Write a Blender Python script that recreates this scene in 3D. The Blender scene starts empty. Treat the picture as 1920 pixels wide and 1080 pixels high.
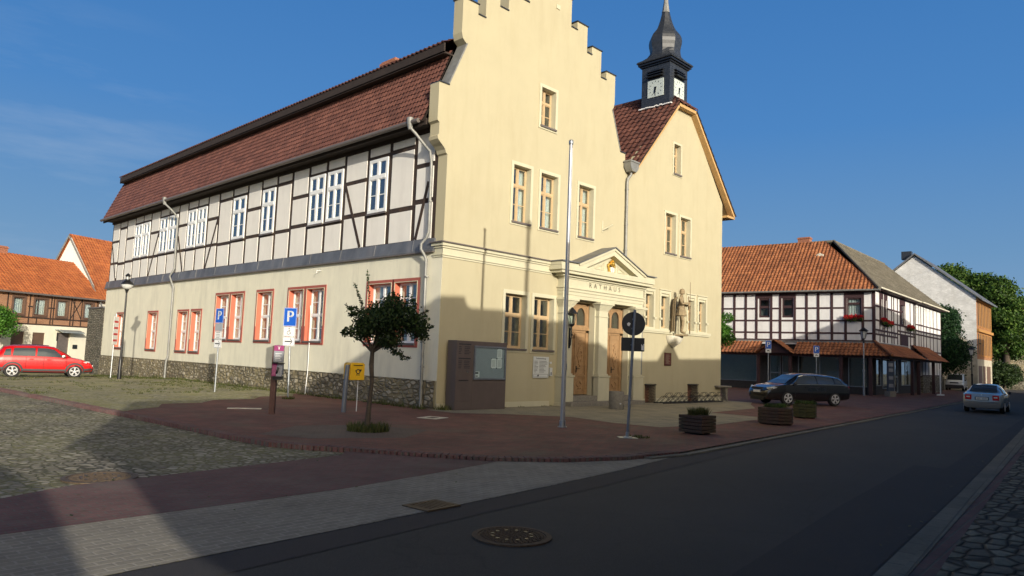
import bpy, bmesh, math, random
import numpy as np
from mathutils import Vector, Matrix
from mathutils.geometry import tessellate_polygon
random.seed(7); rng = np.random.default_rng(7)
SC = bpy.context.scene; COL = SC.collection
R = math.radians; PI = math.pi

# ---------------------------------------------------------------- camera
cam_d = bpy.data.cameras.new('camera'); cam = bpy.data.objects.new('camera', cam_d); COL.objects.link(cam)
yaw, pitch, roll = 0.799542, 0.0953140, 0.0382376
cam_d.sensor_width = 36; cam_d.lens = 1360.09 / 1920 * 36; cam_d.clip_end = 1500; cam_d.clip_start = .05
_f = Vector((math.sin(yaw)*math.cos(pitch), math.cos(yaw)*math.cos(pitch), math.sin(pitch)))
_r = Vector((math.cos(yaw), -math.sin(yaw), 0)); _u = _r.cross(_f)
_r2 = math.cos(roll)*_r + math.sin(roll)*_u; _u2 = -math.sin(roll)*_r + math.cos(roll)*_u
_m = Matrix((_r2, _u2, -_f)).transposed().to_4x4(); _m.translation = Vector((-13.89, -16.43, 1.6))
cam.matrix_world = _m; SC.camera = cam

# ---------------------------------------------------------------- light
SUN_AZ, SUN_EL = R(22.5), R(13.5)          # the light travels towards azimuth 22.5 deg from +Y
SUN_DIR = Vector((-math.sin(SUN_AZ)*math.cos(SUN_EL), -math.cos(SUN_AZ)*math.cos(SUN_EL), math.sin(SUN_EL)))
w = bpy.data.worlds.new('World'); SC.world = w; w.use_nodes = True
nt = w.node_tree; nt.nodes.clear()
sky = nt.nodes.new('ShaderNodeTexSky'); sky.sky_type = 'NISHITA'; sky.sun_disc = False
sky.sun_elevation = SUN_EL; sky.sun_rotation = PI + SUN_AZ
sky.altitude = 200; sky.air_density = 1.0; sky.dust_density = .25; sky.ozone_density = 3.0
bg = nt.nodes.new('ShaderNodeBackground'); bg.inputs[1].default_value = .105
wo = nt.nodes.new('ShaderNodeOutputWorld')
# thin cirrus in the sky
tc = nt.nodes.new('ShaderNodeTexCoord'); mp = nt.nodes.new('ShaderNodeMapping'); mp.inputs['Scale'].default_value = (1.6, 1.6, 9)
cn = nt.nodes.new('ShaderNodeTexNoise'); cn.inputs['Scale'].default_value = 2.3; cn.inputs['Detail'].default_value = 8; cn.inputs['Roughness'].default_value = .62
cr = nt.nodes.new('ShaderNodeValToRGB'); cr.color_ramp.elements[0].position = .46; cr.color_ramp.elements[1].position = .75
cr.color_ramp.elements[1].color = (.2, .2, .2, 1)
mx = nt.nodes.new('ShaderNodeMix'); mx.data_type = 'RGBA'; mx.inputs[7].default_value = (5.2, 5.9, 6.8, 1)
nt.links.new(tc.outputs['Generated'], mp.inputs[0]); nt.links.new(mp.outputs[0], cn.inputs['Vector']); nt.links.new(cn.outputs[0], cr.inputs[0])
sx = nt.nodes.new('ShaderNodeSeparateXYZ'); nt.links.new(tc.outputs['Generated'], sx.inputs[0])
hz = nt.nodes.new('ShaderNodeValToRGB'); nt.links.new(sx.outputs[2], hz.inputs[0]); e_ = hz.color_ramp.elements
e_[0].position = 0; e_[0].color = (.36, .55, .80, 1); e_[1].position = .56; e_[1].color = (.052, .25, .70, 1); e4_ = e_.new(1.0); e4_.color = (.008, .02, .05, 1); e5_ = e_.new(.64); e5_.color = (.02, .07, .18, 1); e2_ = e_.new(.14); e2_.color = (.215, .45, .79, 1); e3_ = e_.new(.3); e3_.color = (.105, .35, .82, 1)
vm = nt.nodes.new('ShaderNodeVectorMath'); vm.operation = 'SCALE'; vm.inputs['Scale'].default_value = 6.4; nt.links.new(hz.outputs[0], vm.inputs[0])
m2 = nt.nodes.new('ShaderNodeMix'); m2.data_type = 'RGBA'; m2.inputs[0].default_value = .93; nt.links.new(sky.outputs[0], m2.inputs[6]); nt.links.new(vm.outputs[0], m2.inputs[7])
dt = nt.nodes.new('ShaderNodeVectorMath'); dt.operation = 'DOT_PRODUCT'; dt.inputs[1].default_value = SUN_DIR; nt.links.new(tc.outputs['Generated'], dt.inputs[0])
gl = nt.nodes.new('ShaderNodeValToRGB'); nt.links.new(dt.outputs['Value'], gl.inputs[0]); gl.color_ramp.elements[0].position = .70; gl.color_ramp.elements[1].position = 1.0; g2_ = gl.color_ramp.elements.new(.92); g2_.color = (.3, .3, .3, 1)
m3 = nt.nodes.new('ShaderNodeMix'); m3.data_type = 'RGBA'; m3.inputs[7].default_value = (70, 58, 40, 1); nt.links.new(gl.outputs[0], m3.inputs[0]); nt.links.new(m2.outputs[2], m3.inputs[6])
cd = nt.nodes.new('ShaderNodeVectorMath'); cd.operation = 'DOT_PRODUCT'; cd.inputs[1].default_value = (math.sin(R(13))*math.cos(R(11)), math.cos(R(13))*math.cos(R(11)), math.sin(R(11))); nt.links.new(tc.outputs['Generated'], cd.inputs[0])
cg = nt.nodes.new('ShaderNodeMapRange'); cg.inputs[1].default_value = .975; cg.inputs[2].default_value = .997; nt.links.new(cd.outputs['Value'], cg.inputs[0]); cm = nt.nodes.new('ShaderNodeMath'); cm.operation = 'MULTIPLY'; nt.links.new(cr.outputs[0], cm.inputs[0]); nt.links.new(cg.outputs[0], cm.inputs[1])
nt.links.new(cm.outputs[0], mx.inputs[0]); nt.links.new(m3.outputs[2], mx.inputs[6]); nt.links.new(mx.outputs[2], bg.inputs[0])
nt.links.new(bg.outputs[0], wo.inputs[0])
sd = bpy.data.lights.new('sun', 'SUN'); sd.energy = 4.6; sd.angle = R(.53); sd.color = (1, .93, .80)
so = bpy.data.objects.new('sun', sd); COL.objects.link(so); so.location = (-30, -60, 30)
so.rotation_euler = SUN_DIR.to_track_quat('Z', 'Y').to_euler()
SC.view_settings.view_transform = 'Standard'; SC.view_settings.look = 'None'; SC.view_settings.gamma = 1
SC.view_settings.use_curve_mapping = False; SC.view_settings.exposure = 0.0

# ---------------------------------------------------------------- materials
MATS = {}
def newmat(name):
    m = bpy.data.materials.new(name); m.use_nodes = True; t = m.node_tree; t.nodes.clear()
    o = t.nodes.new('ShaderNodeOutputMaterial'); p = t.nodes.new('ShaderNodeBsdfPrincipled'); t.links.new(p.outputs[0], o.inputs[0])
    MATS[name] = m; return m, t, p
def N(t, typ, **kw):
    n = t.nodes.new(typ)
    for k, v in kw.items():
        if k.startswith('i_'): n.inputs[k[2:].replace('_', ' ')].default_value = v
        else: setattr(n, k, v)
    return n
def ramp(t, src, stops):
    r = t.nodes.new('ShaderNodeValToRGB'); e = r.color_ramp.elements
    while len(e) < len(stops): e.new(.5)
    for k, (p, c) in enumerate(stops):
        e[k].position = p; e[k].color = (*c, 1) if len(c) == 3 else c
    t.links.new(src, r.inputs[0]); return r.outputs[0]
def mixc(t, fac, a, b, mode='MIX'):
    m = t.nodes.new('ShaderNodeMix'); m.data_type = 'RGBA'; m.blend_type = mode
    for s, v in ((m.inputs[0], fac), (m.inputs[6], a), (m.inputs[7], b)):
        if isinstance(v, (int, float)): s.default_value = v
        elif isinstance(v, tuple): s.default_value = (*v[:3], 1)
        else: t.links.new(v, s)
    return m.outputs[2]
def obj_co(t, scale=(1, 1, 1), rot=(0, 0, 0), kind='Object'):
    c = t.nodes.new('ShaderNodeTexCoord'); m = t.nodes.new('ShaderNodeMapping')
    m.inputs['Scale'].default_value = scale; m.inputs['Rotation'].default_value = rot
    t.links.new(c.outputs[kind], m.inputs[0]); return m.outputs[0]
def noise(t, co, scale, detail=4, rough=.55):
    n = N(t, 'ShaderNodeTexNoise', i_Scale=scale, i_Detail=detail, i_Roughness=rough); t.links.new(co, n.inputs['Vector']); return n.outputs[0]
def bump(t, p, h, strength=.3, dist=.01, prev=None):
    b = N(t, 'ShaderNodeBump', i_Strength=strength, i_Distance=dist); t.links.new(h, b.inputs['Height'])
    if prev is not None: t.links.new(prev, b.inputs['Normal'])
    t.links.new(b.outputs[0], p.inputs['Normal']); return b.outputs[0]
def dim(c, k): return tuple(min(1, x*k) for x in c)
def plain(name, c, rough=.7, metal=0, var=.12, scale=6, bmp=.15, bs=60, bd=.004, spec=.5, dirt=None, coat=0):
    m, t, p = newmat(name); co = obj_co(t)
    n1 = noise(t, co, scale, 6, .6)
    col = ramp(t, n1, [(.3, dim(c, 1-var)), (.7, dim(c, 1+var))])
    if dirt:
        n2 = noise(t, obj_co(t, (1.3, 1.3, .25)), 1.6, 7, .65)
        col = mixc(t, ramp(t, n2, [(.48, (0, 0, 0)), (.72, (dirt[1],)*3)]), col, dirt[0])
    t.links.new(col, p.inputs['Base Color']); p.inputs['Roughness'].default_value = rough; p.inputs['Metallic'].default_value = metal
    p.inputs['Specular IOR Level'].default_value = spec; p.inputs['Coat Weight'].default_value = coat
    if bmp: bump(t, p, noise(t, co, bs, 3), bmp, bd)
    return m
def glassmat(name, tint=(.9, .95, .95), base=.1):
    m = bpy.data.materials.new(name); m.use_nodes = True; t = m.node_tree; t.nodes.clear(); MATS[name] = m
    o = t.nodes.new('ShaderNodeOutputMaterial'); a = N(t, 'ShaderNodeBsdfTransparent'); a.inputs[0].default_value = (*tint, 1)
    g = N(t, 'ShaderNodeBsdfGlossy', i_Roughness=.02); x = t.nodes.new('ShaderNodeMixShader')
    lw = N(t, 'ShaderNodeLayerWeight', i_Blend=.5); fr = N(t, 'ShaderNodeMath', operation='POWER'); fr.inputs[1].default_value = 4; t.links.new(lw.outputs['Facing'], fr.inputs[0]); mt = N(t, 'ShaderNodeMath', operation='MULTIPLY_ADD'); mt.inputs[1].default_value = .8; mt.inputs[2].default_value = base
    nn = noise(t, obj_co(t), 1.7, 2); b = N(t, 'ShaderNodeBump', i_Strength=.05, i_Distance=.02); t.links.new(nn, b.inputs['Height']); t.links.new(b.outputs[0], g.inputs['Normal'])
    t.links.new(fr.outputs[0], mt.inputs[0]); t.links.new(mt.outputs[0], x.inputs[0]); t.links.new(a.outputs[0], x.inputs[1]); t.links.new(g.outputs[0], x.inputs[2]); t.links.new(x.outputs[0], o.inputs[0])
    return m
def cobble(name, stones, joint, size=.13, moss=None, bstr=.9, stretch=(1, 1, 1), bd=.02, rot=0):
    m, t, p = newmat(name); co = obj_co(t, stretch, (0, 0, rot)); wrp = N(t, 'ShaderNodeTexNoise', i_Scale=2.0); t.links.new(co, wrp.inputs['Vector'])
    ad = N(t, 'ShaderNodeMixRGB'); ad.blend_type = 'ADD'; ad.inputs[0].default_value = .08; t.links.new(co, ad.inputs[1]); t.links.new(wrp.outputs['Color'], ad.inputs[2])
    v = N(t, 'ShaderNodeTexVoronoi', i_Scale=1/size); v.inputs['Randomness'].default_value = .75; t.links.new(ad.outputs[0], v.inputs['Vector'])
    e = N(t, 'ShaderNodeTexVoronoi', i_Scale=1/size, feature='DISTANCE_TO_EDGE'); e.inputs['Randomness'].default_value = .75; t.links.new(ad.outputs[0], e.inputs['Vector'])
    sep = N(t, 'ShaderNodeSeparateColor'); t.links.new(v.outputs['Color'], sep.inputs[0])
    col = ramp(t, sep.outputs[0], stones)
    col = mixc(t, .5, col, ramp(t, noise(t, co, 22, 5), [(.3, (.55,)*3), (.7, (1.3,)*3)]), 'MULTIPLY')
    big = noise(t, co, .45, 5, .6)
    jc = joint
    if moss: jc = mixc(t, ramp(t, big, [(.35, (0, 0, 0)), (.6, (1, 1, 1))]), joint, moss[0])
    mask = ramp(t, e.outputs['Distance'], [(.05, (0, 0, 0)), (.17, (1, 1, 1))])
    col = mixc(t, mask, jc, col)
    if moss: col = mixc(t, ramp(t, noise(t, co, 1.1, 8, .7), [(.42, (0, 0, 0)), (.66, (moss[1],)*3)]), col, moss[0])
    col = mixc(t, .6, col, ramp(t, big, [(.3, (.75,)*3), (.7, (1.2,)*3)]), 'MULTIPLY')
    t.links.new(col, p.inputs['Base Color']); p.inputs['Roughness'].default_value = .85
    h = ramp(t, e.outputs['Distance'], [(.0, (0, 0, 0)), (.16, (.75,)*3), (.45, (1, 1, 1))])
    b1 = bump(t, p, h, bstr, bd); bump(t, p, noise(t, co, 45, 4), .35, .006, b1)
    return m
def pavers(name, c1, c2, mortar, bw=.2, bh=.1, rot=0, var=.3, msize=.012, bstr=.5, patch=None, kind='Object', plane=None, off=.5, rough=.85):
    m, t, p = newmat(name); co = obj_co(t, (1, 1, 1), (0, 0, rot), kind)
    if plane:
        sp_ = t.nodes.new('ShaderNodeSeparateXYZ'); cb = t.nodes.new('ShaderNodeCombineXYZ'); t.links.new(co, sp_.inputs[0]); t.links.new(sp_.outputs['XYZ'.index(plane[0])], cb.inputs[0]); t.links.new(sp_.outputs[2], cb.inputs[1]); co = cb.outputs[0]
    b = N(t, 'ShaderNodeTexBrick', i_Scale=1.0); b.offset = off
    b.inputs['Brick Width'].default_value = bw; b.inputs['Row Height'].default_value = bh; b.inputs['Mortar Size'].default_value = msize
    b.inputs['Color1'].default_value = (*c1, 1); b.inputs['Color2'].default_value = (*c2, 1); b.inputs['Mortar'].default_value = (*mortar, 1); b.inputs['Mortar Smooth'].default_value = .4
    t.links.new(co, b.inputs['Vector']); o = obj_co(t)
    col = mixc(t, .8, b.outputs['Color'], ramp(t, noise(t, o, .9, 7, .65), [(.3, (1-var,)*3), (.7, (1+var,)*3)]), 'MULTIPLY')
    col = mixc(t, .5, col, ramp(t, noise(t, o, 30, 3), [(.3, (.8,)*3), (.7, (1.2,)*3)]), 'MULTIPLY')
    if patch: col = mixc(t, ramp(t, noise(t, o, patch[2], 7, .7), [(.5, (0, 0, 0)), (.68, (patch[1],)*3)]), col, patch[0])
    t.links.new(col, p.inputs['Base Color']); p.inputs['Roughness'].default_value = rough
    inv = N(t, 'ShaderNodeMath', operation='SUBTRACT'); inv.inputs[0].default_value = 1; t.links.new(b.outputs['Fac'], inv.inputs[1])
    b1 = bump(t, p, inv.outputs[0], bstr, .008); bump(t, p, noise(t, o, 60, 3), .3, .004, b1)
    return m
def tilemat(name, c1, c2, c3, old=None, rough=.6):
    m, t, p = newmat(name); uv = t.nodes.new('ShaderNodeUVMap'); fl = N(t, 'ShaderNodeVectorMath', operation='FLOOR'); t.links.new(uv.outputs[0], fl.inputs[0])
    wn = N(t, 'ShaderNodeTexWhiteNoise', noise_dimensions='2D'); t.links.new(fl.outputs[0], wn.inputs['Vector'])
    col = ramp(t, wn.outputs['Value'], [(0, c1), (.5, c2), (1, c3)]); o = obj_co(t)
    col = mixc(t, .8, col, ramp(t, noise(t, o, .8, 6, .65), [(.3, (.78,)*3), (.7, (1.2,)*3)]), 'MULTIPLY')
    col = mixc(t, .5, col, ramp(t, noise(t, o, 14, 4), [(.3, (.75,)*3), (.7, (1.2,)*3)]), 'MULTIPLY')
    if old: col = mixc(t, ramp(t, noise(t, o, old[2], 8, .7), [(.5, (0, 0, 0)), (.7, (old[1],)*3)]), col, old[0])
    t.links.new(col, p.inputs['Base Color']); p.inputs['Roughness'].default_value = rough
    bump(t, p, noise(t, o, 40, 3), .2, .004); return m
def leafmat(name, c1, c2, c3):
    m, t, p = newmat(name); g = t.nodes.new('ShaderNodeNewGeometry'); col = ramp(t, g.outputs['Random Per Island'], [(0, c1), (.55, c2), (1, c3)])
    col = mixc(t, .7, col, ramp(t, noise(t, obj_co(t), .7, 4), [(.35, (.65,)*3), (.65, (1.25,)*3)]), 'MULTIPLY')
    t.links.new(col, p.inputs['Base Color']); p.inputs['Roughness'].default_value = .55; p.inputs['Specular IOR Level'].default_value = .3
    tr = t.nodes.new('ShaderNodeBsdfTranslucent'); t.links.new(col, tr.inputs[0]); x = t.nodes.new('ShaderNodeMixShader'); x.inputs[0].default_value = .3
    o = [n for n in t.nodes if n.type == 'OUTPUT_MATERIAL'][0]; t.links.new(p.outputs[0], x.inputs[1]); t.links.new(tr.outputs[0], x.inputs[2]); t.links.new(x.outputs[0], o.inputs[0]); return m

plain('yellow_render', (.44, .395, .262), .9, var=.035, scale=1.2, bmp=.3, bs=55, bd=.006, dirt=((.37, .315, .20), .42))
plain('cream_trim', (.53, .50, .36), .75, var=.04, scale=2, bmp=.12, bs=40, dirt=((.42, .37, .25), .3))
plain('grey_render', (.76, .72, .56), .92, var=.05, scale=1.4, bmp=.4, bs=42, bd=.01, dirt=((.45, .43, .34), .4))
plain('white_infill', (.76, .73, .67), .92, var=.03, scale=2, bmp=.3, bs=45, bd=.006, dirt=((.5, .46, .42), .25))
plain('timber', (.036, .022, .016), .75, var=.3, scale=7, bmp=.4, bs=30, dirt=((.12, .07, .03), .6))
plain('dark_soffit', (.03, .02, .016), .85, var=.2, scale=4)
plain('lead_sheet', (.15, .155, .165), .5, .35, var=.3, scale=1.1, bmp=.12, bs=5, bd=.02, dirt=((.3, .27, .25), .5))
plain('zinc', (.25, .25, .235), .55, .3, var=.2, scale=5, bmp=.06, dirt=((.22, .22, .2), .5))
plain('red_band_paint', (.36, .095, .07), .75, var=.1, scale=3, bmp=.15, dirt=((.25, .09, .06), .4))
plain('red_surround', (.56, .155, .09), .75, var=.07, scale=3, bmp=.15, dirt=((.42, .12, .075), .4))
plain('white_paint', (.80, .80, .78), .45, var=.04, scale=5, bmp=.05)
plain('ochre_frame', (.48, .35, .20), .5, var=.08, scale=7, bmp=.05)
plain('window_sill', (.13, .11, .1), .5, var=.15)
plain('room_wall', (.30, .27, .23), .9, var=.1)
plain('curtain', (.72, .72, .68), .9, var=.1, scale=12, bmp=.3, bs=18, bd=.01)
plain('slate', (.030, .034, .042), .42, var=.35, scale=9, bmp=.3, bs=12)
plain('clock_white', (.50, .56, .53), .5, var=.05)
plain('black_paint', (.012, .012, .013), .35, var=.1)
plain('iron', (.02, .018, .016), .5, .3, var=.2)
plain('galvanised', (.38, .40, .41), .42, .8, var=.16, scale=12)
plain('flagpole_metal', (.42, .42, .42), .38, .5, var=.08, scale=3)
plain('gold', (.8, .52, .12), .35, .9, var=.2, scale=20)
plain('stone_figure', (.27, .205, .12), .88, var=.22, scale=14, bmp=.7, bs=40, bd=.01)
plain('pale_stone', (.66, .62, .50), .8, var=.1, scale=8, bmp=.25)
plain('concrete', (.22, .20, .165), .9, var=.2, scale=14, bmp=.6, bs=70)
plain('cabinet_brown', (.115, .088, .078), .5, var=.08, scale=2, dirt=((.075, .06, .055), .4))
plain('board_back', (.32, .34, .37), .7, var=.05)
plain('paper', (.78, .77, .76), .8, var=.03)
plain('door_wood', (.31, .19, .095), .5, var=.16, scale=6, bmp=.3, bs=30)
plain('sign_blue', (.012, .10, .50), .35, var=.04)
plain('sign_white', (.78, .78, .76), .4, var=.04)
plain('sign_back', (.035, .037, .042), .45, .4, var=.12)
plain('sign_red', (.55, .02, .02), .4)
plain('phone_blue', (.045, .06, .09), .5)
plain('magenta', (.26, .015, .12), .4, var=.06)
plain('phone_grey', (.24, .25, .28), .45, var=.1)
plain('post_brown', (.10, .045, .035), .6, var=.2, scale=8)
plain('mail_yellow', (.82, .48, .015), .42, var=.05, dirt=((.5, .3, .02), .3))
plain('grey_post', (.2, .22, .25), .5, .4, var=.12)
plain('planter_wood', (.075, .042, .028), .85, var=.3, scale=16, bmp=.6, bs=50, dirt=((.05, .055, .02), .7))
plain('planter_green', (.06, .06, .02), .85, var=.3, scale=10, bmp=.6, bs=50)
plain('soil', (.05, .035, .02), .95, var=.3)
plain('bark', (.075, .058, .042), .95, var=.35, scale=12, bmp=.9, bs=22, bd=.02)
plain('rust', (.10, .066, .042), .75, .3, var=.3, scale=30, bmp=.3)
plain('cast_iron', (.14, .10, .062), .6, .5, var=.25, scale=20, bmp=.3)
plain('car_red', (.50, .004, .006), .3, var=.02, bmp=0, coat=1)
plain('car_black', (.008, .009, .012), .22, var=.02, bmp=0, coat=1)
plain('car_silver', (.33, .33, .325), .33, .4, var=.02, bmp=0, coat=1)
plain('car_white', (.66, .68, .7), .35, var=.02, bmp=0, coat=1)
plain('car_plastic', (.035, .035, .037), .6, var=.1)
plain('tyre', (.018, .018, .018), .85, var=.1)
plain('rim_metal', (.62, .62, .62), .35, .3, var=.05)
plain('car_glass', (.12, .14, .15), .03, .55, var=.02, bmp=0, spec=.9)
plain('car_interior', (.05, .05, .05), .8)
plain('chrome', (.75, .75, .75), .15, 1, var=.02, bmp=0)
plain('light_clear', (.7, .72, .75), .1, .3, var=.03, bmp=0)
plain('light_red', (.5, .012, .012), .15, var=.05, bmp=0)
plain('fence_stone', (.2, .19, .16), .9, var=.2)
plain('half_timber_white', (.74, .73, .72), .9, var=.05, scale=3, bmp=.5, bs=30, bd=.01, dirt=((.5, .48, .45), .35))
plain('shop_timber', (.05, .022, .024), .7, var=.25, scale=9)
plain('shop_dark', (.035, .032, .03), .7, var=.25)
plain('cream_house', (.74, .69, .55), .9, var=.05, scale=2, bmp=.3, dirt=((.5, .46, .36), .25))
plain('shutter_brown', (.13, .075, .05), .6, var=.1)
plain('awning_metal', (.32, .36, .36), .5, .3)
plain('red_flower', (.50, .012, .02), .6, var=.4, scale=40)
plain('plaque', (.17, .05, .04), .35, .3, var=.15, scale=25)
plain('lamp_glass', (.55, .56, .55), .25, var=.1)
plain('orange_pilaster', (.40, .20, .055), .8, var=.1, scale=4)
plain('wood_tan', (.50, .31, .13), .7, var=.12)
plain('letter_grey', (.36, .32, .23), .8, var=.1)
plain('chimney_brick', (.32, .13, .075), .9, var=.35, scale=14, bmp=.5, bs=16, bd=.02)
plain('old_render', (.42, .38, .3), .95, var=.2, scale=2)
plain('office_panel', (.62, .64, .62), .4, var=.03)
glassmat('window_glass', base=.16); glassmat('glass_clear', base=.03)
leafmat('leaf_dark', (.014, .03, .01), (.026, .055, .014), (.06, .095, .025))
leafmat('leaf_mid', (.02, .055, .01), (.05, .11, .018), (.11, .18, .03))
leafmat('leaf_bright', (.03, .10, .01), (.07, .2, .02), (.13, .28, .04))
leafmat('leaf_ivy', (.012, .035, .014), (.02, .06, .02), (.04, .1, .03))
leafmat('grass_blade', (.04, .06, .015), (.09, .11, .03), (.16, .15, .06))
leafmat('petal', (.35, .004, .01), (.55, .01, .02), (.7, .03, .04))
tilemat('tiles_brown', (.085, .038, .030), (.118, .049, .037), (.152, .066, .049), old=((.12, .05, .04), .35, 2.5), rough=.5)
tilemat('tiles_orange', (.20, .075, .032), (.28, .10, .04), (.38, .15, .062), old=((.24, .085, .04), .55, 1.4), rough=.75)
tilemat('tiles_bright', (.33, .095, .03), (.40, .12, .036), (.47, .15, .045), old=((.42, .12, .05), .3, 1.4), rough=.75)
tilemat('tiles_grey', (.10, .088, .066), (.135, .12, .09), (.18, .16, .125), old=((.07, .07, .04), .5, 2), rough=.9)
cobble('cobbles', [(0, (.20, .18, .14)), (.5, (.31, .28, .22)), (1, (.48, .44, .35))], (.055, .05, .035), .13, moss=((.17, .165, .07), .35))
cobble('mossy_cobbles', [(0, (.20, .185, .14)), (.5, (.29, .265, .20)), (1, (.41, .38, .30))], (.10, .10, .035), .16, moss=((.25, .24, .075), .7))
cobble('side_cobbles', [(0, (.11, .10, .075)), (.5, (.17, .16, .115)), (1, (.25, .235, .17))], (.022, .02, .014), .16, bstr=1, bd=.03, stretch=(.55, 1, 1), rot=-.115)
cobble('rubble_stone', [(0, (.20, .17, .12)), (.5, (.33, .29, .21)), (1, (.46, .41, .31))], (.11, .09, .06), .26, moss=((.23, .19, .10), .4), bstr=1, bd=.05, stretch=(1, 1, 1.9))
cobble('wall_stone', [(0, (.15, .135, .10)), (.5, (.23, .21, .16)), (1, (.3, .28, .22))], (.085, .075, .055), .3, bstr=1, bd=.05, stretch=(1, 1, 2.2))
pavers('red_pavers', (.22, .078, .055), (.14, .056, .042), (.12, .09, .068), .2, .1, rot=.25, var=.4, patch=((.16, .125, .085), .7, .7))
pavers('red_band', (.17, .082, .076), (.135, .066, .062), (.12, .10, .085), .2, .1, rot=-.06, patch=((.16, .14, .12), .5, .8))
pavers('grey_band', (.28, .255, .20), (.23, .21, .17), (.33, .30, .25), .2, .1, rot=-.06, patch=((.27, .25, .21), .4, .8))
pavers('pit_paving', (.15, .105, .085), (.13, .10, .08), (.10, .08, .06), .2, .1, rot=.6, patch=((.16, .14, .11), .7, .8))
pavers('flagstones', (.33, .29, .20), (.26, .235, .17), (.12, .10, .07), .55, .4, rot=.05, patch=((.2, .18, .10), .6, .9))
pavers('gutter_stone', (.20, .185, .14), (.17, .155, .12), (.12, .11, .085), .5, .35, rot=-.115)
pavers('orange_brick', (.33, .13, .045), (.27, .10, .04), (.3, .2, .1), .25, .08, plane='X', var=.2)
pavers('house_brick', (.34, .155, .075), (.26, .11, .055), (.36, .25, .16), .25, .08, plane='X', var=.2)
pavers('white_brick', (.72, .72, .71), (.58, .58, .57), (.46, .46, .46), .26, .09, plane='Y', var=.18, bstr=1, patch=((.45, .44, .42), .5, 1.2))
def asphalt(name, c, cr2):
    m, t, p = newmat(name); co = obj_co(t)
    col = ramp(t, noise(t, co, 120, 3, .7), [(.3, dim(c, .45)), (.72, dim(c, 1.75))])
    col = mixc(t, .8, col, ramp(t, noise(t, co, .35, 6, .65), [(.3, (.8,)*3), (.7, (1.22,)*3)]), 'MULTIPLY')
    v = N(t, 'ShaderNodeTexVoronoi', i_Scale=.32, feature='DISTANCE_TO_EDGE'); wv = N(t, 'ShaderNodeTexNoise', i_Scale=1.2, i_Detail=6); t.links.new(co, wv.inputs['Vector'])
    ad = N(t, 'ShaderNodeMixRGB'); ad.blend_type = 'ADD'; ad.inputs[0].default_value = .9; t.links.new(co, ad.inputs[1]); t.links.new(wv.outputs['Color'], ad.inputs[2]); t.links.new(ad.outputs[0], v.inputs['Vector'])
    crk = ramp(t, v.outputs['Distance'], [(.0, (cr2,)*3), (.006, (0, 0, 0))])
    col = mixc(t, crk, col, (.02, .02, .02)); t.links.new(col, p.inputs['Base Color']); p.inputs['Roughness'].default_value = .82
    bump(t, p, noise(t, co, 150, 2, .7), .6, .006); return m
asphalt('asphalt', (.046, .044, .040), .35); asphalt('asphalt_patch', (.027, .0255, .0275), .1); asphalt('asphalt_edge', (.036, .033, .034), .3)

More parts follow.
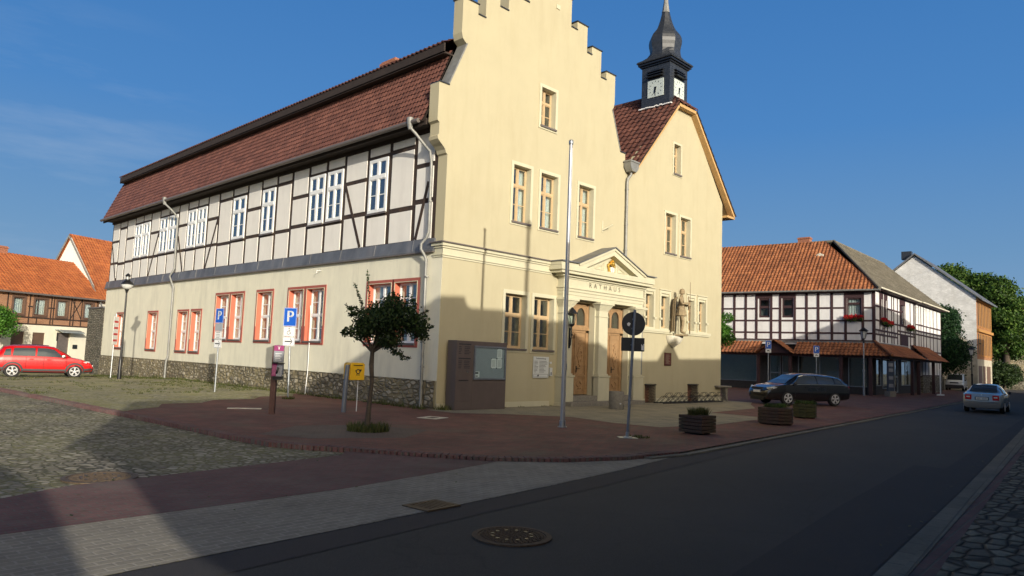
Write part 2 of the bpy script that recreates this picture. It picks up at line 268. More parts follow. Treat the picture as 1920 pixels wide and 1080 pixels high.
# ---------------------------------------------------------------- mesh helpers
class Fr:
    def __init__(s, o=(0, 0, 0), du=(1, 0, 0), dn=(0, -1, 0)): s.o, s.du, s.dn = Vector(o), Vector(du), Vector(dn)
    def __call__(s, u, d, z): return s.o + s.du*u + s.dn*d + Vector((0, 0, z))
ID = Fr((0, 0, 0), (1, 0, 0), (0, 1, 0))
class MB:
    def __init__(s): s.v = []; s.f = []; s.uv = None; s.sm = False
    def add(s, vs, fs):
        b = len(s.v); s.v += [tuple(p) for p in vs]; s.f += [tuple(b+i for i in f) for f in fs]; return s
    def box(s, fr, u0, u1, d0, d1, z0, z1):
        vs = [fr(u, d, z) for u in (u0, u1) for d in (d0, d1) for z in (z0, z1)]
        return s.add(vs, [(0, 1, 3, 2), (4, 6, 7, 5), (0, 4, 5, 1), (2, 3, 7, 6), (0, 2, 6, 4), (1, 5, 7, 3)])
    def cbox(s, c, sx, sy, sz, rz=0, tilt=None):
        m = Matrix.Rotation(rz, 3, 'Z')
        if tilt: m = m @ Matrix.Rotation(tilt[0], 3, tilt[1])
        vs = [Vector(c) + m @ Vector((a*sx/2, b*sy/2, e*sz/2)) for a in (-1, 1) for b in (-1, 1) for e in (-1, 1)]
        return s.add(vs, [(0, 1, 3, 2), (4, 6, 7, 5), (0, 4, 5, 1), (2, 3, 7, 6), (0, 2, 6, 4), (1, 5, 7, 3)])
    def prism(s, fr, poly, d0, d1, holes=(), back=True):
        loops = [list(poly)] + [list(h) for h in holes]; flat = [q for l in loops for q in l]
        tris = tessellate_polygon([[Vector((a, b, 0)) for a, b in l] for l in loops]); n = len(flat)
        vs = [fr(a, d0, b) for a, b in flat] + [fr(a, d1, b) for a, b in flat]
        fs = [tuple(t) for t in tris] + ([tuple(n+i for i in reversed(t)) for t in tris] if back else [])
        k = 0
        for l in loops:
            m = len(l)
            for i in range(m): a, b = k+i, k+(i+1) % m; fs.append((a, b, n+b, n+a))
            k += m
        return s.add(vs, fs)
    def sheet(s, pts, z):
        tris = tessellate_polygon([[Vector((a, b, 0)) for a, b in pts]])
        return s.add([(a, b, z) for a, b in pts], [tuple(t) for t in tris])
    def tube(s, pts, r, n=10, caps=True):
        pts = [Vector(p) for p in pts]; rs = r if isinstance(r, (list, tuple)) else [r]*len(pts); rings = []
        up = Vector((0, 0, 1)); prevx = None
        for i, p in enumerate(pts):
            d = (pts[min(i+1, len(pts)-1)] - pts[max(i-1, 0)]).normalized()
            x = (prevx - d*prevx.dot(d)) if prevx is not None else d.cross(up if abs(d.z) < .95 else Vector((1, 0, 0)))
            x.normalize(); y = d.cross(x); prevx = x
            rings.append([p + (x*math.cos(2*PI*k/n) + y*math.sin(2*PI*k/n))*rs[i] for k in range(n)])
        vs = [v for rg in rings for v in rg]; fs = []
        for i in range(len(pts)-1):
            for k in range(n): a = i*n+k; b = i*n+(k+1) % n; fs.append((a, b, b+n, a+n))
        if caps: fs += [tuple(reversed(range(n))), tuple((len(pts)-1)*n+k for k in range(n))]
        return s.add(vs, fs)
    def lathe(s, c, prof, n=16, ph=0, axis='Z', sq=None):
        vs = []; c = Vector(c)
        for r, z in prof:
            for k in range(n):
                a = 2*PI*k/n+ph
                q = Vector((r*math.cos(a), r*math.sin(a), z))
                if axis == 'Y': q = Vector((q.x, q.z, q.y))
                if axis == 'X': q = Vector((q.z, q.x, q.y))
                vs.append(c+q)
        fs = []
        for i in range(len(prof)-1):
            for k in range(n): a = i*n+k; b = i*n+(k+1) % n; fs.append((a, b, b+n, a+n))
        fs += [tuple(reversed(range(n))), tuple((len(prof)-1)*n+k for k in range(n))]
        return s.add(vs, fs)
    def ring(s, fr, u0, u1, z0, z1, w, d0, d1, bottom=True):
        s.box(fr, u0-w, u0, d0, d1, z0-(w if bottom else 0), z1+w); s.box(fr, u1, u1+w, d0, d1, z0-(w if bottom else 0), z1+w)
        s.box(fr, u0, u1, d0, d1, z1, z1+w)
        if bottom: s.box(fr, u0, u1, d0, d1, z0-w, z0)
        return s
    def build(s, name, mat, parent=None, smooth=False, bevel=0, loc=None, recalc=True):
        me = bpy.data.meshes.new(name); me.from_pydata(s.v, [], s.f); me.update()
        if recalc:
            b = bmesh.new(); b.from_mesh(me); bmesh.ops.recalc_face_normals(b, faces=b.faces[:]); b.to_mesh(me); b.free()
        mats = mat if isinstance(mat, (list, tuple)) else [mat]
        for m in mats: me.materials.append(MATS[m])
        if s.uv is not None:
            u = me.uv_layers.new(name='UVMap'); li = np.zeros(len(me.loops), dtype=np.int32); me.loops.foreach_get('vertex_index', li)
            u.data.foreach_set('uv', np.array(s.uv, dtype=np.float32)[li].ravel())
        o = bpy.data.objects.new(name, me); COL.objects.link(o)
        if smooth:
            me.polygons.foreach_set('use_smooth', [True]*len(me.polygons))
            try: me.set_sharp_from_angle(angle=R(38))
            except Exception: pass
        if bevel:
            bv = o.modifiers.new('bevel', 'BEVEL'); bv.width = bevel; bv.segments = 2; bv.limit_method = 'ANGLE'; bv.angle_limit = R(40)
        if parent is not None: o.parent = parent
        if loc is not None: o.location = loc
        return o
def tag(o, label=None, cat=None, group=None, kind=None):
    for k, v in (('label', label), ('category', cat), ('group', group), ('kind', kind)):
        if v: o[k] = v
    return o
def thing(name, label, cat, loc=(0, 0, 0), rz=0, group=None):
    o = bpy.data.objects.new(name, None); COL.objects.link(o); o.location = loc; o.rotation_euler = (0, 0, rz); o.empty_display_size = .3
    return tag(o, label, cat, group)
def struct(name, mb, mat, **k): return tag(mb.build(name, mat, **k), kind='structure')
def kids(o): return [c for c in bpy.data.objects if c.parent == o]
def dup(o, loc=None, rz=None, label=None, parent=None):
    c = o.copy(); COL.objects.link(c)
    if parent is not None: c.parent = parent
    if loc is not None: c.location = loc
    if rz is not None: c.rotation_euler = (0, 0, rz)
    if label: c['label'] = label
    for k in kids(o): dup(k, parent=c)
    return c
def text_mesh(txt, size, depth=.004, font_scale_x=1, space=1):
    cu = bpy.data.curves.new('lettering', 'FONT'); cu.body = txt; cu.size = size; cu.extrude = depth; cu.align_x = 'CENTER'; cu.align_y = 'CENTER'; cu.space_character = space
    o = bpy.data.objects.new('lettering', cu); COL.objects.link(o); bpy.context.view_layer.update()
    me = bpy.data.meshes.new_from_object(o.evaluated_get(bpy.context.evaluated_depsgraph_get()))
    vs = [(v.co.x*font_scale_x, v.co.y, v.co.z) for v in me.vertices]; fs = [tuple(p.vertices) for p in me.polygons]
    bpy.data.objects.remove(o); bpy.data.curves.remove(cu); bpy.data.meshes.remove(me); return vs, fs
def add_text(mb, fr, txt, u, z, size, d, depth=.004, sx=1, space=1, bold=0):
    vs, fs = text_mesh(txt, size, depth, sx, space)
    for du in ([0] if not bold else [-bold, 0, bold]):
        mb.add([fr(u+x+du, d+zz+abs(du)*.01, z+y) for x, y, zz in vs], fs)
    return mb
def tiles(name, mat, parent, O, U, V, vlen, uL, uR, tw=.25, th=.33, amp=.03, lift=.025, seg=5, uoff=0):
    """pantile sheet: O origin at the eave, U along the eave, V up the slope, uL/uR(v) its side edges"""
    O, U, V = Vector(O), Vector(U).normalized(), Vector(V).normalized(); Nn = U.cross(V).normalized()
    if Nn.z < 0: Nn = -Nn
    rows = int(math.ceil(vlen/th)); umin = min(uL(0), uL(vlen)); umax = max(uR(0), uR(vlen)); nu = int((umax-umin)/tw*seg)+1
    us = umin + np.arange(nu+1)*tw/seg; ph = (us/tw) % 1
    prof = amp*np.where(ph < .62, np.sin(PI*ph/.62), -.45*np.sin(PI*(ph-.62)/.38))
    vs = []; uv = []; fs = []; O_, U_, V_, N_ = map(np.array, (O, U, V, Nn))
    for r in range(rows):
        v0, v1 = r*th, min((r+1)*th, vlen)
        for k, (v, off) in enumerate(((v0, -.012), (v0, lift), (v1, 0.0))):
            a, b = uL(min(v, vlen)), uR(min(v, vlen)); uc = np.clip(us, a, b)
            P = O_ + np.outer(uc, U_) + v*V_ + np.outer(prof+off, N_)
            vs.append(P); uv.append(np.stack([us/tw, np.full_like(us, r+.3)], 1))
    vs = np.concatenate(vs); uv = np.concatenate(uv); n = nu+1
    for r in range(rows):
        for k in (0, 1):
            b = (r*3+k)*n
            for i in range(nu): 
                if abs(vs[b+i]-vs[b+i+1]).sum() < 1e-6 and abs(vs[b+n+i]-vs[b+n+i+1]).sum() < 1e-6: continue
                fs.append((b+i, b+i+1, b+n+i+1, b+n+i))
    m = MB(); m.v = vs.tolist(); m.f = fs; m.uv = uv
    if Nn.dot(U.cross(V)) < 0: m.f = [tuple(reversed(f)) for f in fs]
    return m.build(name, mat, parent, recalc=False)
def window(parent, fr, u0, u1, z0, z1, d, frame='white_paint', cols=2, transom=.66, munt=(.5,), w=.055, glass='window_glass', curtain=None, surround=None, sw=.12, sd=.03, sill='window_sill', top_munt=(), reveal=True, backd=.22, label=None, dep=.07, mid=None):
    """window part: frame mesh with pane, surround, sill, curtain as sub-parts. d is the depth of the frame's face (negative = inside)"""
    m = MB(); m.box(fr, u0, u0+w, d-dep, d, z0, z1); m.box(fr, u1-w, u1, d-dep, d, z0, z1); m.box(fr, u0+w, u1-w, d-dep, d, z0, z0+w*1.3); m.box(fr, u0+w, u1-w, d-dep, d, z1-w, z1)
    zt = z0+(z1-z0)*transom if transom else z1; mw = (mid or w*1.3)/2; t = .014
    if transom: m.box(fr, u0+w, u1-w, d-dep+.005, d+.012, zt-w*.7, zt+w*.7)
    for c in range(1, cols):
        uc = u0+(u1-u0)*c/cols; m.box(fr, uc-mw, uc+mw, d-dep+.008, d+.008, z0+w*1.3, z1-w)
    for q in munt:
        zz = z0+(zt-z0)*q; m.box(fr, u0+w, u1-w, d-.04, d-.012, zz-t, zz+t)
    for q in top_munt:
        zz = zt+(z1-zt)*q; m.box(fr, u0+w, u1-w, d-.04, d-.012, zz-t, zz+t)
    for c in range(cols):   # sash frames
        a = u0+(u1-u0)*c/cols+(w if c == 0 else mw); b = u0+(u1-u0)*(c+1)/cols-(w if c == cols-1 else mw); s_ = .028
        for za, zb in (((z0+w*1.3, zt-w*.7), (zt+w*.7, z1-w)) if transom else ((z0+w*1.3, z1-w),)):
            m.box(fr, a, a+s_, d-.045, d-.006, za, zb); m.box(fr, b-s_, b, d-.045, d-.006, za, zb); m.box(fr, a+s_, b-s_, d-.045, d-.006, za, za+s_); m.box(fr, a+s_, b-s_, d-.045, d-.006, zb-s_, zb)
    o = m.build('window', frame, parent)
    if label: o['label'] = label
    MB().box(fr, u0+.02, u1-.02, d-.034, d-.030, z0+.02, z1-.02).build('pane', glass, o)
    if surround:
        s_ = MB(); s_.ring(fr, u0, u1, z0, z1, sw, -.005, sd)
        if surround == 'red_surround': s_.build('surround', 'red_band_paint', o); s_ = MB()
        if reveal:
            e = .012; s_.box(fr, u0-.004, u0+e, d-.02, sd-.003, z0, z1); s_.box(fr, u1-e, u1+.004, d-.02, sd-.003, z0, z1); s_.box(fr, u0+e, u1-e, d-.02, sd-.003, z1-e, z1+.004); s_.box(fr, u0+e, u1-e, d-.02, sd-.003, z0-.004, z0+e)
        s_.build('reveal' if surround == 'red_surround' else 'surround', surround, o)
    if sill: MB().box(fr, u0-.03, u1+.03, d-.01, max(sd, 0)+.05, z0-.045, z0+.016).build('sill', sill, o)
    if curtain:
        c = MB(); n = 24; pts = []
        for (a, b) in curtain:
            ua, ub = u0+(u1-u0)*a, u0+(u1-u0)*b
            for i in range(n):
                x0, x1 = ua+(ub-ua)*i/n, ua+(ub-ua)*(i+1)/n; o0, o1 = .018*math.sin(i*1.3), .018*math.sin((i+1)*1.3)
                c.add([fr(x0, d-.16+o0, z0+.03), fr(x1, d-.16+o1, z0+.03), fr(x1, d-.16+o1, z1-.02), fr(x0, d-.16+o0, z1-.02)], [(0, 1, 2, 3)])
        c.build('curtain', 'curtain', o, recalc=False)
    return o

# ---------------------------------------------------------------- ground
def gz(y): return 0 if y < 18 else (-.03*(y-18) if y < 30 else -.36)
def ground_sheet(name, pts, z, mat):
    me = bpy.data.meshes.new(name); b = bmesh.new()
    for t in tessellate_polygon([[Vector((x, y, 0)) for x, y in pts]]):
        b.faces.new([b.verts.new((pts[i][0], pts[i][1], 0)) for i in t])
    bmesh.ops.remove_doubles(b, verts=b.verts[:], dist=1e-5)
    for yy in (18, 30): bmesh.ops.bisect_plane(b, geom=b.verts[:]+b.edges[:]+b.faces[:], plane_co=(0, yy, 0), plane_no=(0, 1, 0))
    for v in b.verts: v.co.z = z+gz(v.co.y)
    bmesh.ops.recalc_face_normals(b, faces=b.faces[:])
    if sum(f.normal.z for f in b.faces) < 0: bmesh.ops.reverse_faces(b, faces=b.faces[:])
    b.to_mesh(me); b.free(); me.materials.append(MATS[mat]); o = bpy.data.objects.new(name, me); COL.objects.link(o); o['kind'] = 'structure'; return o
ground_sheet('ground', [(-400, -400), (500, -400), (500, 400), (-400, 400)], -.07, 'cobbles')
kerbL = [(-8.51, 10.90), (-8.04, 1.79), (-7.93, -.3), (-7.88, -1.81), (-7.83, -3.4), (-7.70, -4.78), (-7.35, -5.5), (-7.0, -6.0), (-6.40, -7.06), (-5.68, -8.1), (-4.75, -8.8), (-3.6, -9.2), (-2.02, -9.35), (4.01, -8.74), (13.72, -7.75), (36.01, -5.40), (52, -3.2), (62, 0), (72, 3.2)]
kerbF = [(-9.6, 31.5)] + kerbL
asL = [(-40, -13.2), (-12.30, -10.75), (-9.97, -10.52), (-8.52, -10.36), (-6.46, -10.11), (-4.67, -9.86), (-2.97, -9.55)]
ground_sheet('road', [(-60, -17)] + [(-60, -15.2)] + asL + kerbL[12:] + [(74, 4.2), (95, 9), (160, 20), (160, 2), (95, -2.5), (60, -6.6), (15.76, -11.75), (-1.98, -13.78), (-7.69, -14.39)], -.052, 'asphalt')
ground_sheet('road_edge', asL + [(-2.02, -9.36), (4, -8.75), (13.7, -7.76), (36, -5.42), (36, -5.7), (12.8, -8.12), (-3.2, -10.13), (-6.28, -10.58), (-8.33, -10.80), (-11.06, -11.14), (-14, -11.5), (-40, -14.2)], -.048, 'asphalt_edge')
ground_sheet('road_patch', [(-8.63, -13.64), (-4.37, -13.04), (.70, -12.46), (.72, -12.95), (21.2, -10.85), (26, -10.62), (15.5, -11.76), (-1.98, -13.76), (-7.69, -14.37)], -.048, 'asphalt_patch')
ground_sheet('grey_paving', [(-40, -10.9), (-12.3, -9.04), (-11.0, -8.97), (-8.92, -8.86), (-7.29, -8.58), (-5.93, -8.3), (-5.6, -8.2), (-4.7, -8.86), (-3.6, -9.25), (-2.1, -9.4), (-2.97, -9.55), (-4.67, -9.86), (-6.46, -10.11), (-8.52, -10.36), (-9.97, -10.52), (-12.3, -10.75), (-40, -13.2)], -.044, 'grey_band')
ground_sheet('red_paving', [(-40, -9.4), (-12.03, -7.4), (-11.3, -7.0), (-10.6, -6.92), (-8.97, -6.66), (-7.3, -6.4), (-7.0, -6.05), (-6.42, -7.1), (-5.7, -8.13), (-5.6, -8.2), (-5.93, -8.3), (-7.29, -8.58), (-8.92, -8.86), (-11, -8.97), (-12.3, -9.04), (-40, -10.9)], -.042, 'red_band')
ground_sheet('pavement', kerbL[1:] + [(72, 8), (34.5, 18), (34, 30), (18, 30), (17, 0), (16.9, .2), (0, .2), (0, 8.5), (-3, 6.0), (-6.2, 4.4)], 0.0, 'red_pavers')
ground_sheet('mossy_paving', [(-8.52, 10.9), (-8.05, 1.75), (-7.2, 2.6), (-6.7, 2.9), (-6.2, 4.0), (-5.1, 4.1), (-4.3, 5.1), (-3, 5.2), (-2.2, 6.3), (-1.1, 6.2), (-.4, 7.4), (.1, 7.5), (.1, 31), (-.1, 45), (-9.6, 45), (-9.6, 31.5)], .003, 'mossy_cobbles')
ground_sheet('flagstone_paving', [(-.4, -.02), (-.3, -1.2), (.82, -1.9), (2.1, -3.37), (1.75, -5.05), (1.9, -6.4), (4.14, -6.69), (7.39, -6.34), (8.5, -5.81), (8.6, -4.1), (13, -3.6), (15.5, -2.2), (17.3, -1.4), (17.2, -.02)], .006, 'flagstones')
ground_sheet('gutter_strip', [(-7.69, -14.39), (-1.98, -13.78), (15.76, -11.75), (60, -6.65), (60, -6.95), (15.6, -12.1), (-2.0, -13.98), (-7.55, -14.56), (-30, -17.1), (-30, -16.9)], -.046, 'gutter_stone')
ground_sheet('far_pavement_strip', [(-30, -17.1), (-7.55, -14.56), (-2.0, -13.98), (15.6, -12.1), (60, -6.95), (60, -7.5), (5.79, -13.30), (-5.88, -14.6), (-7.26, -14.76), (-30, -17.4)], -.01, 'red_band')
ground_sheet('far_pavement', [(-30, -17.4), (-7.26, -14.76), (-5.88, -14.6), (5.79, -13.30), (60, -7.5), (90, -4), (90, -12), (0, -22), (-30, -24)], -.008, 'side_cobbles')
m = MB()   # kerb face on the near side
for (a, b) in (((-30, -17.1), (-7.55, -14.56)), ((-7.55, -14.56), (-2.0, -13.98)), ((-2.0, -13.98), (15.6, -12.1)), ((15.6, -12.1), (60, -6.95))):
    a, b = Vector((*a, 0)), Vector((*b, 0)); d = (b-a).normalized(); nn = Vector((-d.y, d.x, 0)); L = (b-a).length; f_ = Fr(a, d, nn)
    m.box(f_, 0, L, -.06, .015, -.09, -.004)
struct('far_kerb', m, 'gutter_stone')
# soldier-brick kerb on the square, pale stone kerb along the street
m = MB(); ms = MB()
def walk(pts, step):
    out = []; acc = 0
    for a, b in zip(pts[:-1], pts[1:]):
        a, b = Vector((*a, 0)), Vector((*b, 0)); L = (b-a).length; d = (b-a)/L; s = -acc
        while True:
            s += step
            if s > L: break
            out.append((a+d*s, math.atan2(d.y, d.x)))
        acc = (L-(s-step)) % step
    return out
for p, a in walk(kerbF[:14], .105):
    if p.x > 3.9: break
    q = p + Vector((-math.sin(a), math.cos(a), 0))*.1
    m.cbox((q.x, q.y, gz(q.y)-.03+random.uniform(-.004, .004)), .092, .235, .085, a+random.uniform(-.03, .03))
struct('brick_kerb', m, 'red_band', bevel=.008)
for p, a in walk([(-3.6, -9.2), (-2.02, -9.35), (4.01, -8.74), (13.72, -7.75), (36.01, -5.40), (52, -3.2), (62, 0), (72, 3.2)], 1.0):
    q = p + Vector((-math.sin(a), math.cos(a), 0))*-.09
    ms.cbox((q.x, q.y, -.05), .985, .16, .06, a)
struct('stone_kerb', ms, 'gutter_stone')
# bare soil patch round the street tree
ground_sheet('tree_pit_paving', [(-7.3, -3.6), (-5.9, -2.5), (-4.4, -2.9), (-3.9, -4.4), (-5.2, -5.3), (-6.8, -4.6)], .004, 'pit_paving')

# ================================================================ TOWN HALL
FA = Fr(); FL = Fr((0, 0, 0), (0, 1, 0), (-1, 0, 0))
TH = thing('town_hall', 'large town hall with yellow stepped gable front, half-timbered long side and slate clock tower', 'town hall')
def rect(u0, u1, z0, z1): return [(u0, z0), (u1, z0), (u1, z1), (u0, z1)]
upW = [(2.86, 3.72), (4.22, 5.13), (6.29, 7.17)]
topW = [(4.1, 4.87, 9.6, 10.98)]
towW = [(12.1, 12.93), (13.28, 14.12)]
gfW = [(2.7, 3.72), (4.08, 5.12)]
triW = [(10.72, 11.32), (11.86, 12.5), (14.0, 14.55), (14.92, 15.55)]
holes = [rect(a, b, 6.05, 7.97) for a, b in upW] + [rect(*q) for q in topW] + [rect(a, b, 6.22, 7.93) for a, b in towW] + [rect(12.66, 13.24, 9.72, 11.04)]
holes += [rect(a, b, 1.88, 3.68) for a, b in gfW] + [rect(a, b, 3.03, 4.5) for a, b in triW] + [rect(5.92, 7.4, .3, 3.68), rect(8.03, 9.55, .3, 3.68)]
holes += [rect(10.82, 11.55, -.12, .7), rect(14.1, 14.92, -.12, .7)]
out = [(0, -.5), (17, -.5), (17, 9.15), (14.05, 12.68), (12.65, 12.68), (9.62, 9.45), (9.12, 9.45), (9.12, 9.74), (8.78, 9.76), (8.2, 11.27), (8.3, 11.42), (8.34, 11.6), (8.34, 12.67), (7.76, 12.67), (7.76, 12.33), (7.42, 12.33), (7.42, 13.35),
       (6.84, 13.35), (6.84, 13.02), (6.54, 13.02), (6.54, 14.0), (5.94, 14.0), (5.94, 13.67), (5.59, 13.67), (5.59, 14.69), (3.33, 14.69), (3.33, 13.7), (3.0, 13.7), (3.0, 14.03), (2.35, 14.03), (2.35, 13.03),
       (1.95, 13.03), (1.95, 13.36), (1.33, 13.36), (1.33, 12.4), (1.0, 12.4), (1.0, 12.72), (.35, 12.72), (.35, 11.6), (.4, 11.42), (.59, 11.27), (-.08, 9.76), (-.45, 9.76), (-.45, 8.58), (-.37, 8.52), (-.37, 8.17), (-.42, 8.12), (-.4, 8.02), (-.3, 7.93), (-.2, 7.86), (-.1, 7.76), (-.06, 7.66), (0, 7.62)]
m = MB().prism(FA, out, 0, -.42, holes=holes); m.build('front_wall', 'yellow_render', TH, bevel=0)
# dark coping tiles on every step, lead on the sloping shoulders
m = MB()
for a, b, z in ((.35, 1.0, 12.72), (1.0, 1.33, 12.4), (1.33, 1.95, 13.36), (1.95, 2.35, 13.03), (2.35, 3.0, 14.03), (3.0, 3.33, 13.7), (3.33, 5.59, 14.69), (5.59, 5.94, 13.67), (5.94, 6.54, 14.0), (6.54, 6.84, 13.02), (6.84, 7.42, 13.35), (7.42, 7.76, 12.33), (7.76, 8.34, 12.67), (-.45, -.06, 9.76), (8.8, 9.12, 9.75)):
    e = .035 if (z*100) % 1 >= 0 and b-a > .5 else 0
    m.box(FA, a-e, b+e, -.46, .04, z+.002, z+.035)
m.build('gable_coping', 'slate', TH)
MB().prism(FA, [(.61, 11.29), (-.06, 9.79), (-.1, 9.8), (.57, 11.31)], .02, -.44).build('gable_flashing', 'zinc', TH); m = MB().prism(FA, [(8.18, 11.29), (8.76, 9.79), (8.8, 9.8), (8.22, 11.31)], .02, -.44); m.build('gable_flashing', 'zinc', TH)
MB().box(FA, 4.72, 4.92, -.01, .03, 14.05, 14.2).build('gable_vent', 'cream_trim', TH)
# ground-floor left flank in front of the render: grey render wall with window holes
gw = [(26.9, 27.9, 1.32, 3.16), (22.0, 23.2, 1.32, 3.16), (18.22, 19.33, 1.32, 3.16), (16.77, 17.76, 1.32, 3.16), (13.98, 15.22, 1.9, 3.82), (12.67, 13.76, 1.9, 3.82), (10.2, 11.4, 1.9, 3.82), (7.8, 8.88, 1.9, 3.82), (6.4, 7.58, 1.9, 3.82), (2.42, 3.68, 1.9, 3.82), (1.1, 2.24, 1.9, 3.82)]
m = MB().prism(FL, rect(0.003, 30.2, .83, 4.68), .004, -.38, holes=[rect(*g) for g in gw]); m.build('side_wall', 'grey_render', TH)
m = MB()   # rubble plinth with an irregular face
ny, nz = 150, 8
for i in range(ny):
    for j in range(nz):
        pass
vs = []; 
for i in range(ny+1):
    for j in range(nz+1):
        y = .05+30.15*i/ny; z = -.6+1.43*j/nz
        vs.append((-.045-random.uniform(0, .035)*(0 < j < nz), y, z))
m.add(vs, [(i*(nz+1)+j, (i+1)*(nz+1)+j, (i+1)*(nz+1)+j+1, i*(nz+1)+j+1) for i in range(ny) for j in range(nz)])
m.box(FL, .05, 30.2, -.36, .05, .78, .826); m.build('stone_plinth', 'rubble_stone', TH)
for a, b in ((0, 5.0), (9.95, 10.8), (11.57, 14.08), (14.94, 17.03)): MB().box(FA, a, b, .0, .035, -.5, .17).build('front_plinth', 'cream_trim', TH)
# red-framed ground floor windows (splayed orange reveals)
for i, (a, b, z0, z1) in enumerate(gw):
    cu = [(.02, .98)] if i in (0, 1, 2, 3) else ([(.0, .25), (.75, 1)] if i % 2 else None)
    window(TH, FL, a, b, z0, z1, -.17, 'white_paint', 2, .5, (.5,), .05, 'window_glass', cu, 'red_surround', .115, .03, 'window_sill', (.5,), mid=.1)
for a, b, z0, z1 in gw: MB().ring(FL, a+.004, b-.004, z0+.55, z1-.004, .022, .028, .042, bottom=False).build('window_fillet', 'cream_trim', TH)
# lead apron between the storeys
m = MB().prism(Fr((0, 0, 0), (-1, 0, 0), (0, 1, 0)), [(-.1, 4.69), (.11, 4.69), (.115, 4.73), (.1, 4.76), (.045, 5.1), (-.1, 5.12)], .35, 30.25)
for k in range(15): y = 1.35+k*2.02; m.prism(Fr((0, 0, 0), (-1, 0, 0), (0, 1, 0)), [(.09, 4.76), (.115, 4.76), (.06, 5.1), (.035, 5.1)], y, y+.03)
m.build('lead_apron', 'lead_sheet', TH); 
MB().box(FL, .35, 30.25, -.1, .13, 4.66, 4.688).build('apron_drip', 'window_sill', TH)
# half-timbered storey: dark framing behind, render panels standing proud
MB().box(FL, .42, 30.0, -.3, 0, 5.05, 8.62).build('timber_frame', 'timber', TH)
posts = [29.93, 28.72, 27.56, 26.25, 25.05, 23.9, 22.66, 21.44, 20.22, 19.13, 17.98, 16.84, 15.66, 14.33, 12.92, 11.66, 10.38, 9.18, 7.93, 6.7, 5.5, 4.09, 2.83, 1.5, .5][::-1]
wb = {2: (2.95, 3.98), 4: (5.6, 6.6), 5: (6.8, 7.82), 8: (10.5, 11.54), 10: (13.04, 14.21), 13: (16.95, 17.88), 14: (18.08, 19.02), 16: (20.34, 21.34), 17: (21.54, 22.55), 19: (24.02, 24.95), 20: (25.15, 26.14)}
rails = {0: (7.45, 6.3), 1: (8.13, 6.17), 3: (7.45, 6.25), 6: (7.4, 6.27), 7: (8.1, 6.18), 9: (7.36, 6.2), 11: (8.09, 6.12), 12: (7.38, 6.15), 15: (7.4, 6.15), 18: (7.38, 6.12), 21: (7.4, 6.1), 22: (8.09, 6.05)}
m = MB(); rim = MB(); pw = .092
for i in range(24):
    a, b = posts[i]+pw, posts[i+1]-pw
    if i in wb: cells = [(5.12, 6.08), (8.17, 8.47)]
    else:
        r1, r2 = rails.get(i, (7.4, 6.12)); cells = [(5.12, r2-.07), (r2+.08, r1-.07), (r1+.07, 8.45)]
    for z0, z1 in cells:
        w0 = random.uniform(-.012, .012); w1 = random.uniform(-.012, .012)
        m.box(FL, a+w0, b+w1, -.01, .022, z0+random.uniform(-.01, .01), z1+random.uniform(-.01, .01))
m.build('render_panels', 'white_infill', TH, bevel=.008)
m = MB()
for (y0, z0, y1, z1) in ((1.33, 5.12, .8, 6.9), (4.35, 5.12, 5.42, 7.4), (16.72, 5.12, 15.72, 7.3), (19.3, 5.12, 20.1, 6.9), (23.75, 5.12, 22.72, 7.3), (28.82, 5.12, 29.85, 7.3)):
    dx, dz = y1-y0, z1-z0; L = math.hypot(dx, dz); nx, nz_ = -dz/L*.065, dx/L*.065
    MB().prism(FL, [(y0-nx, z0-nz_), (y0+nx, z0+nz_), (y1+nx, z1+nz_), (y1-nx, z1-nz_)], .0, .03).build('timber_brace', 'timber', TH)
for i, q in sorted(wb.items()):
    if q: window(TH, FL, q[0], q[1], 6.2, 8.05, .05, 'white_paint', 2, .66, (.5,), .085, 'window_glass', [(.0, .2), (.8, 1)] if i in (2, 8) else [(.02, .98)] if i > 12 else None, None, sill='window_sill', dep=.12)
m = MB().box(FL, .42, 30.1, -.1, .05, 8.48, 8.64); m.box(FL, .42, 30.1, .0, .52, 8.60, 8.66); m.box(FL, .42, 30.1, .5, .55, 8.5, 8.7); m.build('eaves_box', 'dark_soffit', TH)
# mansard roof
V = Vector((1.06, 0, 2.55)); Lm = V.length
rf = tiles('roof', 'tiles_brown', TH, (-.63, 0, 8.62), (0, 1, 0), V, Lm, lambda v: .43, lambda v: 29.95, .18, .215, .026, .03, 6)
MB().add([(-.6, .43, 8.6), (-.6, 29.9, 8.6), (.4, 29.9, 11.1), (.4, .43, 11.1), (8.4, 29.9, 11.1), (8.4, .43, 11.1), (9.4, 29.9, 8.6), (9.4, .43, 8.6)], [(0, 1, 2, 3), (2, 3, 5, 4), (4, 5, 7, 6), (1, 2, 4, 6)]).build('roof_boarding', 'dark_soffit', TH)
MB().box(Fr((0, 0, 0), (1, 0, 0), (0, 1, 0)), .03, .5, .44, 29.7, 10.95, 11.0).box(ID, .03, .08, .44, 29.7, 10.93, 11.27).build('mansard_fascia', 'dark_soffit', TH)
tiles('upper_roof', 'tiles_brown', TH, (.0, 0, 11.27), (0, 1, 0), (4.4, 0, 2.33), 4.97, lambda v: .43, lambda v: 29.75, .215, .3, .035, .03, 6)
tiles('upper_roof_back', 'tiles_brown', TH, (8.7, 0, 11.3), (0, 1, 0), (-4.3, 0, 2.3), 4.87, lambda v: .43, lambda v: 29.75, .3, .4, .035, .03, 4)
tiles('roof_back', 'tiles_brown', TH, (9.5, 0, 8.62), (0, 1, 0), (-1.06, 0, 2.55), Lm, lambda v: .43, lambda v: 29.95, .3, .4, .03, .03, 4)
MB().prism(Fr((0, 29.75, 0), (1, 0, 0), (0, 1, 0)), [(.1, 5), (9, 5), (9, 8.6), (8.3, 11.1), (4.4, 13.5), (.4, 11.1), (-.3, 8.6), (.1, 8.6)], 0, .2).build('rear_gable', 'white_infill', TH)
